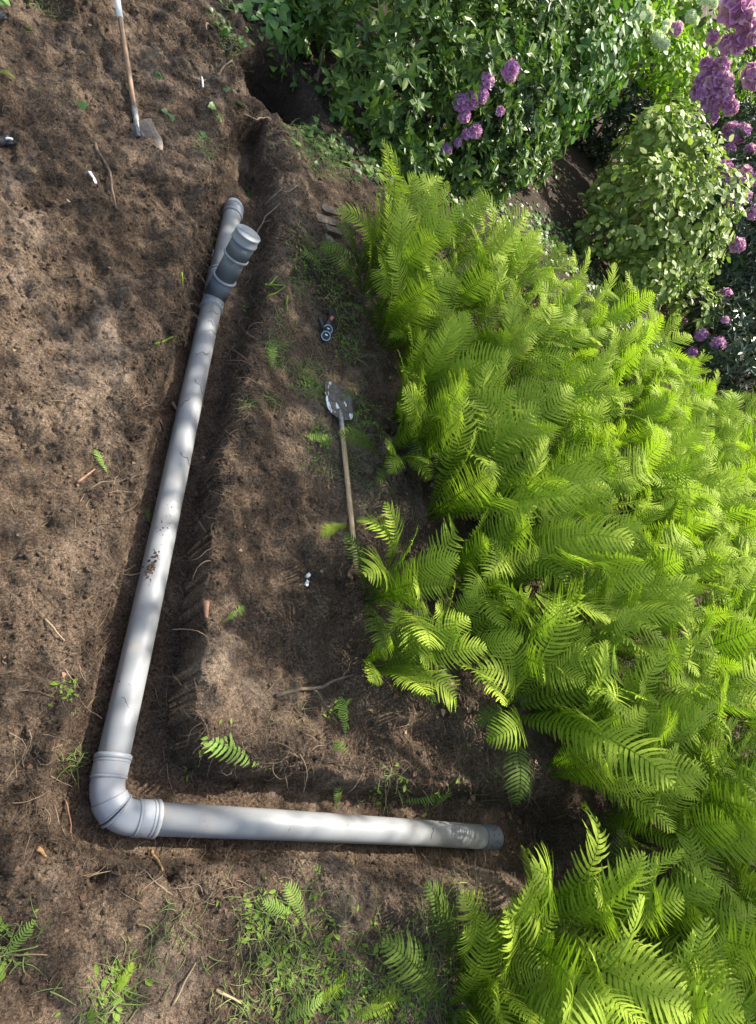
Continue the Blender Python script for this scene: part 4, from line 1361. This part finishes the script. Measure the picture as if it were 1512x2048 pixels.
# broken slabs near the ferns
def slab(px, py, w_, d_, h_, rz, label, tilt=0.1, seed=0, z=0.0):
    g = G(px, py, 0.0)
    r = random.Random(seed)
    V = []
    n = 8
    base = [(1, 0.1), (0.95, 1), (0.1, 0.92), (-0.9, 1), (-1, -0.1), (-0.92, -1), (0.05, -0.95), (1, -0.9)]
    base = [(x + r.uniform(-.13, .13), y + r.uniform(-.16, .16)) for x, y in base]
    for k in (0, 1):
        for bx, by in base:
            V.append((bx * w_ * (0.96 if k else 1), by * d_ * (0.94 if k else 1), k * h_ + r.uniform(-.004, .004)))
    F = [tuple(range(n))[::-1], tuple(range(n, 2 * n))] + [(i, (i + 1) % n, n + (i + 1) % n, n + i) for i in range(n)]
    o = meshobj('stone_slab', mk('stone_slab', V, F, False), TILE)
    o.location = (g.x, g.y, g.z - 0.01 + z)
    o.rotation_euler = (tilt, r.uniform(-.1, .1), rz)
    tag(o, label, 'stone slab')


slab(660, 424, 0.12, 0.045, 0.05, 0.45, 'topmost of the flat brown slabs beside the first fern', 0.1, 1)
slab(650, 444, 0.15, 0.045, 0.05, 0.45, 'middle and widest of the flat brown slabs beside the first fern', 0.15, 2)
slab(664, 464, 0.10, 0.04, 0.05, 0.4, 'third flat brown slab, half sunk beside the first fern', 0.1, 3)
slab(655, 482, 0.06, 0.04, 0.05, 0.4, 'smallest grey slab at the bottom of the slab pile', 0.0, 4)


# ------------------------------------------------------------------ uncountable litter on the earth
def soil_points(n, seed, box=(-2.3, 2.9, -1.0, 7.3)):
    r = np.random.default_rng(seed)
    x = r.uniform(box[0], box[1], n); y = r.uniform(box[2], box[3], n)
    return x, y, Hv(x, y), r


def clods():
    t = (1 + 5 ** .5) / 2
    ico = np.array([(-1, t, 0), (1, t, 0), (-1, -t, 0), (1, -t, 0), (0, -1, t), (0, 1, t), (0, -1, -t), (0, 1, -t), (t, 0, -1), (t, 0, 1), (-t, 0, -1), (-t, 0, 1)], float)
    ico /= np.linalg.norm(ico[0])
    fc = np.array([(0, 11, 5), (0, 5, 1), (0, 1, 7), (0, 7, 10), (0, 10, 11), (1, 5, 9), (5, 11, 4), (11, 10, 2), (10, 7, 6), (7, 1, 8), (3, 9, 4), (3, 4, 2), (3, 2, 6), (3, 6, 8), (3, 8, 9), (4, 9, 5), (2, 4, 11), (6, 2, 10), (8, 6, 7), (9, 8, 1)])
    x, y, z, r = soil_points(52000, 31)
    dens = fbm(x, y, 0.6, 3, 2) + 0.25 + 0.25 * (x < -0.2)
    keep = r.random(len(x)) < np.clip(dens * 1.4, 0.08, 1)
    x, y, z = x[keep], y[keep], z[keep]
    P = np.array(TP); sg = np.roll(P, -1, 0) - P; ll = np.linalg.norm(sg, axis=1)
    k = r.choice(len(P), 9000, p=ll / ll.sum())
    c = P[k] + sg[k] * r.random((9000, 1)) + r.normal(size=(9000, 2)) * 0.07
    x = np.concatenate([x, c[:, 0]]); y = np.concatenate([y, c[:, 1]]); z = Hv(x, y)
    n = len(x)
    s = 0.004 + 0.011 * r.random(n) ** 3 + 0.016 * r.random(n) * (r.random(n) < 0.05)
    V = np.stack([x, y, z - s * 0.15], -1)[:, None] + ico[None] * s[:, None, None] * r.uniform(0.6, 1.35, (n, 12, 1)) * r.uniform(0.7, 1.3, (n, 1, 3))
    F = fc[None] + (np.arange(n) * 12)[:, None, None]
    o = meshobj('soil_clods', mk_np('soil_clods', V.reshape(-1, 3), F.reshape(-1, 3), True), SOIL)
    tag(o, 'crumbly brown clods of earth strewn over the dug ground', 'soil', kind='stuff')


clods()


def strands(name, label, cat, P0, D, length, rad, mat, seed, seg=5, curl=0.5, follow=True, lift=0.004):
    """thin three-sided curved strands"""
    r = np.random.default_rng(seed)
    n = len(P0)
    ang = np.arctan2(D[:, 1], D[:, 0]); dz = D[:, 2]
    p = P0.copy()
    k = r.normal(size=n) * curl
    rings = []
    for i in range(seg + 1):
        f = 1 - 0.75 * i / seg
        dirv = np.stack([np.cos(ang), np.sin(ang), dz], -1)
        side = np.stack([-np.sin(ang), np.cos(ang), np.zeros(n)], -1)
        rr = (rad * f)[:, None]
        q = p.copy()
        if follow:
            hz = Hv(q[:, 0], q[:, 1]) + lift + rad
            q[:, 2] = np.maximum(q[:, 2], hz)
        rings.append(np.stack([q + side * rr, q - side * rr, q + np.array([0, 0, 1.3]) * rr], 1))
        p = q + dirv * (length / seg)[:, None]
        ang = ang + k + r.normal(size=n) * curl * 0.6
        dz = dz - 0.12
    V = np.stack(rings, 1).reshape(-1, 3)       # n, seg+1, 3
    F = []
    for i in range(seg):
        for a in range(3):
            b = (a + 1) % 3
            F.append((i * 3 + a, i * 3 + b, (i + 1) * 3 + b, (i + 1) * 3 + a))
    F = np.array(F)[None] + (np.arange(n) * (seg + 1) * 3)[:, None, None]
    o = meshobj(name, mk_np(name, V, F.reshape(-1, 4), True), mat)
    return tag(o, label, cat, kind='stuff')


# fine roots along the trench edges
def edge_roots():
    r = np.random.default_rng(8)
    P = np.array(TP)
    seg = np.roll(P, -1, 0) - P
    ln = np.linalg.norm(seg, axis=1)
    n = 2000
    k = r.choice(len(P), n, p=ln / ln.sum())
    u = r.random(n)[:, None]
    c = P[k] + seg[k] * u
    cen = np.stack([np.where(c[:, 1] > 0.3, 0.1, c[:, 0]), np.where(c[:, 1] > 0.3, c[:, 1], 0.0)], -1)
    d = cen - c; d /= np.linalg.norm(d, axis=1, keepdims=True) + 1e-6
    c = c + d * r.uniform(-0.06, 0.10, (n, 1)) + r.normal(size=(n, 2)) * 0.02
    d = d + r.normal(size=(n, 2)) * 0.6
    z = Hv(c[:, 0], c[:, 1])
    P0 = np.stack([c[:, 0], c[:, 1], z + 0.004], -1)
    D = np.concatenate([d, r.uniform(-0.2, 0.35, (n, 1))], 1)
    strands('fine_roots', 'fine dark rootlets hanging from the trench edges', 'roots', P0, D, r.uniform(0.04, 0.16, n), r.uniform(0.0008, 0.0026, n), ROOTM, 9)


edge_roots()
x, y, z, r = soil_points(2600, 41)
strands('soil_fibres', 'thin root fibres mixed into the dug earth', 'roots', np.stack([x, y, z + .004], -1), np.stack([r.normal(size=2600), r.normal(size=2600), np.zeros(2600)], -1),
        r.uniform(0.02, 0.14, 2600), r.uniform(0.0007, 0.0018, 2600), ROOTM, 10)
x, y, z, r = soil_points(2200, 43)
strands('straw_litter', 'scattered pale straw and dry stems on the earth', 'straw', np.stack([x, y, z + .004], -1), np.stack([r.normal(size=2200), r.normal(size=2200), np.zeros(2200)], -1),
        r.uniform(0.02, 0.10, 2200), r.uniform(0.001, 0.0022, 2200), STRAWM, 11, curl=0.15)


def pale_roots():
    r = np.random.default_rng(18)
    P = np.array(TP); sg = np.roll(P, -1, 0) - P; ll = np.linalg.norm(sg, axis=1)
    n = 420
    k = r.choice(len(P), n, p=ll / ll.sum())
    c = P[k] + sg[k] * r.random((n, 1)) + r.normal(size=(n, 2)) * 0.06
    z = Hv(c[:, 0], c[:, 1])
    strands('pale_fine_roots', 'pale broken rootlets strewn along the trench rim', 'roots', np.stack([c[:, 0], c[:, 1], z + .006], -1),
            np.stack([r.normal(size=n), r.normal(size=n), r.uniform(-.1, .4, n)], -1), r.uniform(0.05, 0.22, n), r.uniform(0.0012, 0.003, n), PALEROOT, 19, curl=0.3)


pale_roots()


def patch(name, label, cat, spots, mat, per, length, rad, seed, up=(0.0, 0.9), curl=0.16):
    """spots: (px, py, spread in metres, weight)"""
    r = np.random.default_rng(seed)
    Ps = []; Ds = []
    for (px, py, sp, wgt) in spots:
        g = G(px, py)
        m = int(per * wgt)
        q = r.normal(size=(m, 2)) * sp + np.array([g.x, g.y])
        Ps.append(np.stack([q[:, 0], q[:, 1], Hv(q[:, 0], q[:, 1])], -1))
        Ds.append(np.stack([r.normal(size=m), r.normal(size=m), r.uniform(*up, m)], -1))
    P = np.concatenate(Ps); D = np.concatenate(Ds)
    xy = np.linalg.norm(D[:, :2], axis=1, keepdims=True)
    D[:, :2] /= xy
    n = len(P)
    return strands(name, label, cat, P, D, r.uniform(*length, n), r.uniform(*rad, n), mat, seed + 1, curl=curl)


patch('grass', 'thin green grass and weeds on the banks', 'grass',
      [(610, 500, .10, 1.2), (640, 545, .14, 2), (660, 590, .12, 1.5), (600, 580, .08, .8), (620, 740, .07, 1), (640, 790, .06, 1.2), (600, 770, .08, 1), (548, 720, .04, 1), (545, 690, .03, .6), (640, 860, .06, 1),
       (640, 930, .06, .8), (690, 660, .10, 1.4), (705, 700, .06, .8), (560, 640, .06, .5), (545, 800, .03, .4), (500, 810, .03, .4), (560, 690, .04, .5), (700, 790, .06, 1), (710, 860, .06, .8),
       (540, 1900, .12, 1.6), (560, 1960, .12, 2), (640, 1980, .15, 2.2), (720, 2010, .15, 2.5), (800, 2000, .12, 1.5), (500, 1840, .08, .8), (760, 1900, .12, 1), (850, 1860, .1, 1.2), (880, 1950, .1, 1.6),
       (620, 1870, .1, 1), (470, 2020, .08, .8), (200, 2000, .08, 1), (240, 1970, .06, .8), (20, 1890, .06, .6), (330, 1850, .05, .3), (350, 1900, .08, .4), (150, 1520, .03, .3), (130, 1530, .02, .2),
       (600, 290, .12, 1.5), (640, 290, .15, 3), (670, 330, .15, 3), (640, 340, .1, 1.2), (560, 230, .06, .5), (440, 60, .08, 1), (455, 100, .06, 1), (400, 290, .04, .3), (415, 310, .04, .3), (80, 5, .1, .8),
       (900, 1800, .08, .8), (960, 1900, .1, 1), (985, 1560, .05, .4), (770, 1560, .05, .5), (780, 1590, .04, .4), (700, 930, .08, .8), (730, 980, .1, .6)],
      GRASS, 60, (0.03, 0.13), (0.0016, 0.004), 77)
patch('straw', 'matted dry bracken and straw around the fern roots', 'straw',
      [(1120, 1740, .14, 3), (1080, 1700, .14, 2), (1150, 1800, .14, 2), (960, 1780, .07, 1.4), (930, 1830, .1, 1.2), (1040, 1560, .1, 1), (880, 1900, .1, 1), (860, 2000, .12, 1), (800, 1020, .12, 1), (650, 700, .12, .8),
       (720, 870, .08, 1), (990, 340, .3, 1), (850, 1440, .2, .6), (580, 1430, .08, .6), (600, 610, .1, .5)],
      STRAWM, 60, (0.04, 0.18), (0.001, 0.0028), 78, up=(0, .3), curl=0.1)


def litter(name, label, cat, n, box, mat, size, seed, tmpl, asp, spots=None):
    r = np.random.default_rng(seed)
    if spots:
        q = []
        for (px, py, sp, m) in spots:
            g = G(px, py); q.append(r.normal(size=(m, 2)) * sp + np.array([g.x, g.y]))
        q = np.concatenate(q); x, y = q[:, 0], q[:, 1]; n = len(x)
    else:
        x = r.uniform(box[0], box[1], n); y = r.uniform(box[2], box[3], n)
    C = np.stack([x, y, Hv(x, y) + 0.008], -1)
    D = np.stack([r.normal(size=n), r.normal(size=n), r.normal(size=n) * .2], -1)
    N = np.stack([r.normal(size=n) * .35, r.normal(size=n) * .35, np.ones(n)], -1)
    V, F = leaf_cloud(C, D, N, r.uniform(*size, n), asp, tmpl, r)
    o = meshobj(name, mk_np(name, V, F), mat)
    tag(o, label, cat, kind='stuff')


litter('dead_leaves', 'small brown dead leaves scattered on the earth', 'dead leaves', 300, (-2.2, 2.8, -1.0, 7.0), DEADL, (0.012, 0.032), 51, IVY_T, 0.8)
litter('leaf_litter', 'brown leaf litter below the ferns and shrubs', 'leaf litter', 3500, (1.5, 9, 0.0, 11), DEADL, (0.02, 0.06), 52, IVY_T, 0.7)
litter('ivy_leaves', 'loose bright green ivy leaves around the pit and trench end', 'ivy leaves', 0, None, IVY, (0.05, 0.10), 53, IVY_T, 0.9,
       [(585, 240, .1, 9), (590, 290, .08, 6), (570, 320, .1, 5), (620, 240, .15, 14), (650, 280, .2, 30), (690, 310, .15, 25), (455, 70, .12, 25), (470, 20, .15, 25), (337, 228, .01, 2), (465, 200, .08, 3), (440, 235, .06, 5),
        (150, 215, .02, 1), (320, 145, .02, 1), (420, 270, .06, 3), (690, 200, .1, 10), (20, 8, .1, 10), (1080, 460, .3, 60), (1140, 480, .3, 60)])
litter('leafy_weeds', 'soft green leafy weeds at the bottom of the picture', 'weeds', 0, None, FERN2, (0.02, 0.055), 54, LEAF_T, 0.5,
       [(520, 1830, .07, 60), (560, 1900, .12, 120), (650, 1960, .15, 160), (750, 2000, .15, 180), (850, 1960, .15, 120), (240, 1960, .05, 40), (210, 2010, .06, 40), (20, 1900, .06, 30), (650, 560, .15, 80), (600, 520, .1, 40),
        (690, 690, .08, 60), (620, 770, .08, 60), (640, 880, .06, 50), (730, 830, .1, 90), (430, 1490, .05, 30), (680, 1420, .04, 30), (780, 1570, .05, 30), (860, 1590, .05, 30), (130, 1390, .04, 16), (500, 620, .04, 10)])

litter('ground_ivy', 'dark low ivy and seedlings covering the ground under the shrubs', 'ground cover', 0, None, LAUREL, (0.05, 0.12), 55, IVY_T, 0.8,
       [(950, 345, .35, 260), (900, 370, .3, 200), (1000, 420, .3, 90), (1100, 480, .35, 250), (1180, 560, .35, 250), (1250, 620, .4, 300), (1320, 700, .4, 250), (830, 345, .25, 200), (760, 335, .25, 220), (1080, 300, .4, 120), (1400, 780, .5, 250), (560, 110, .2, 80), (620, 280, .15, 90)])
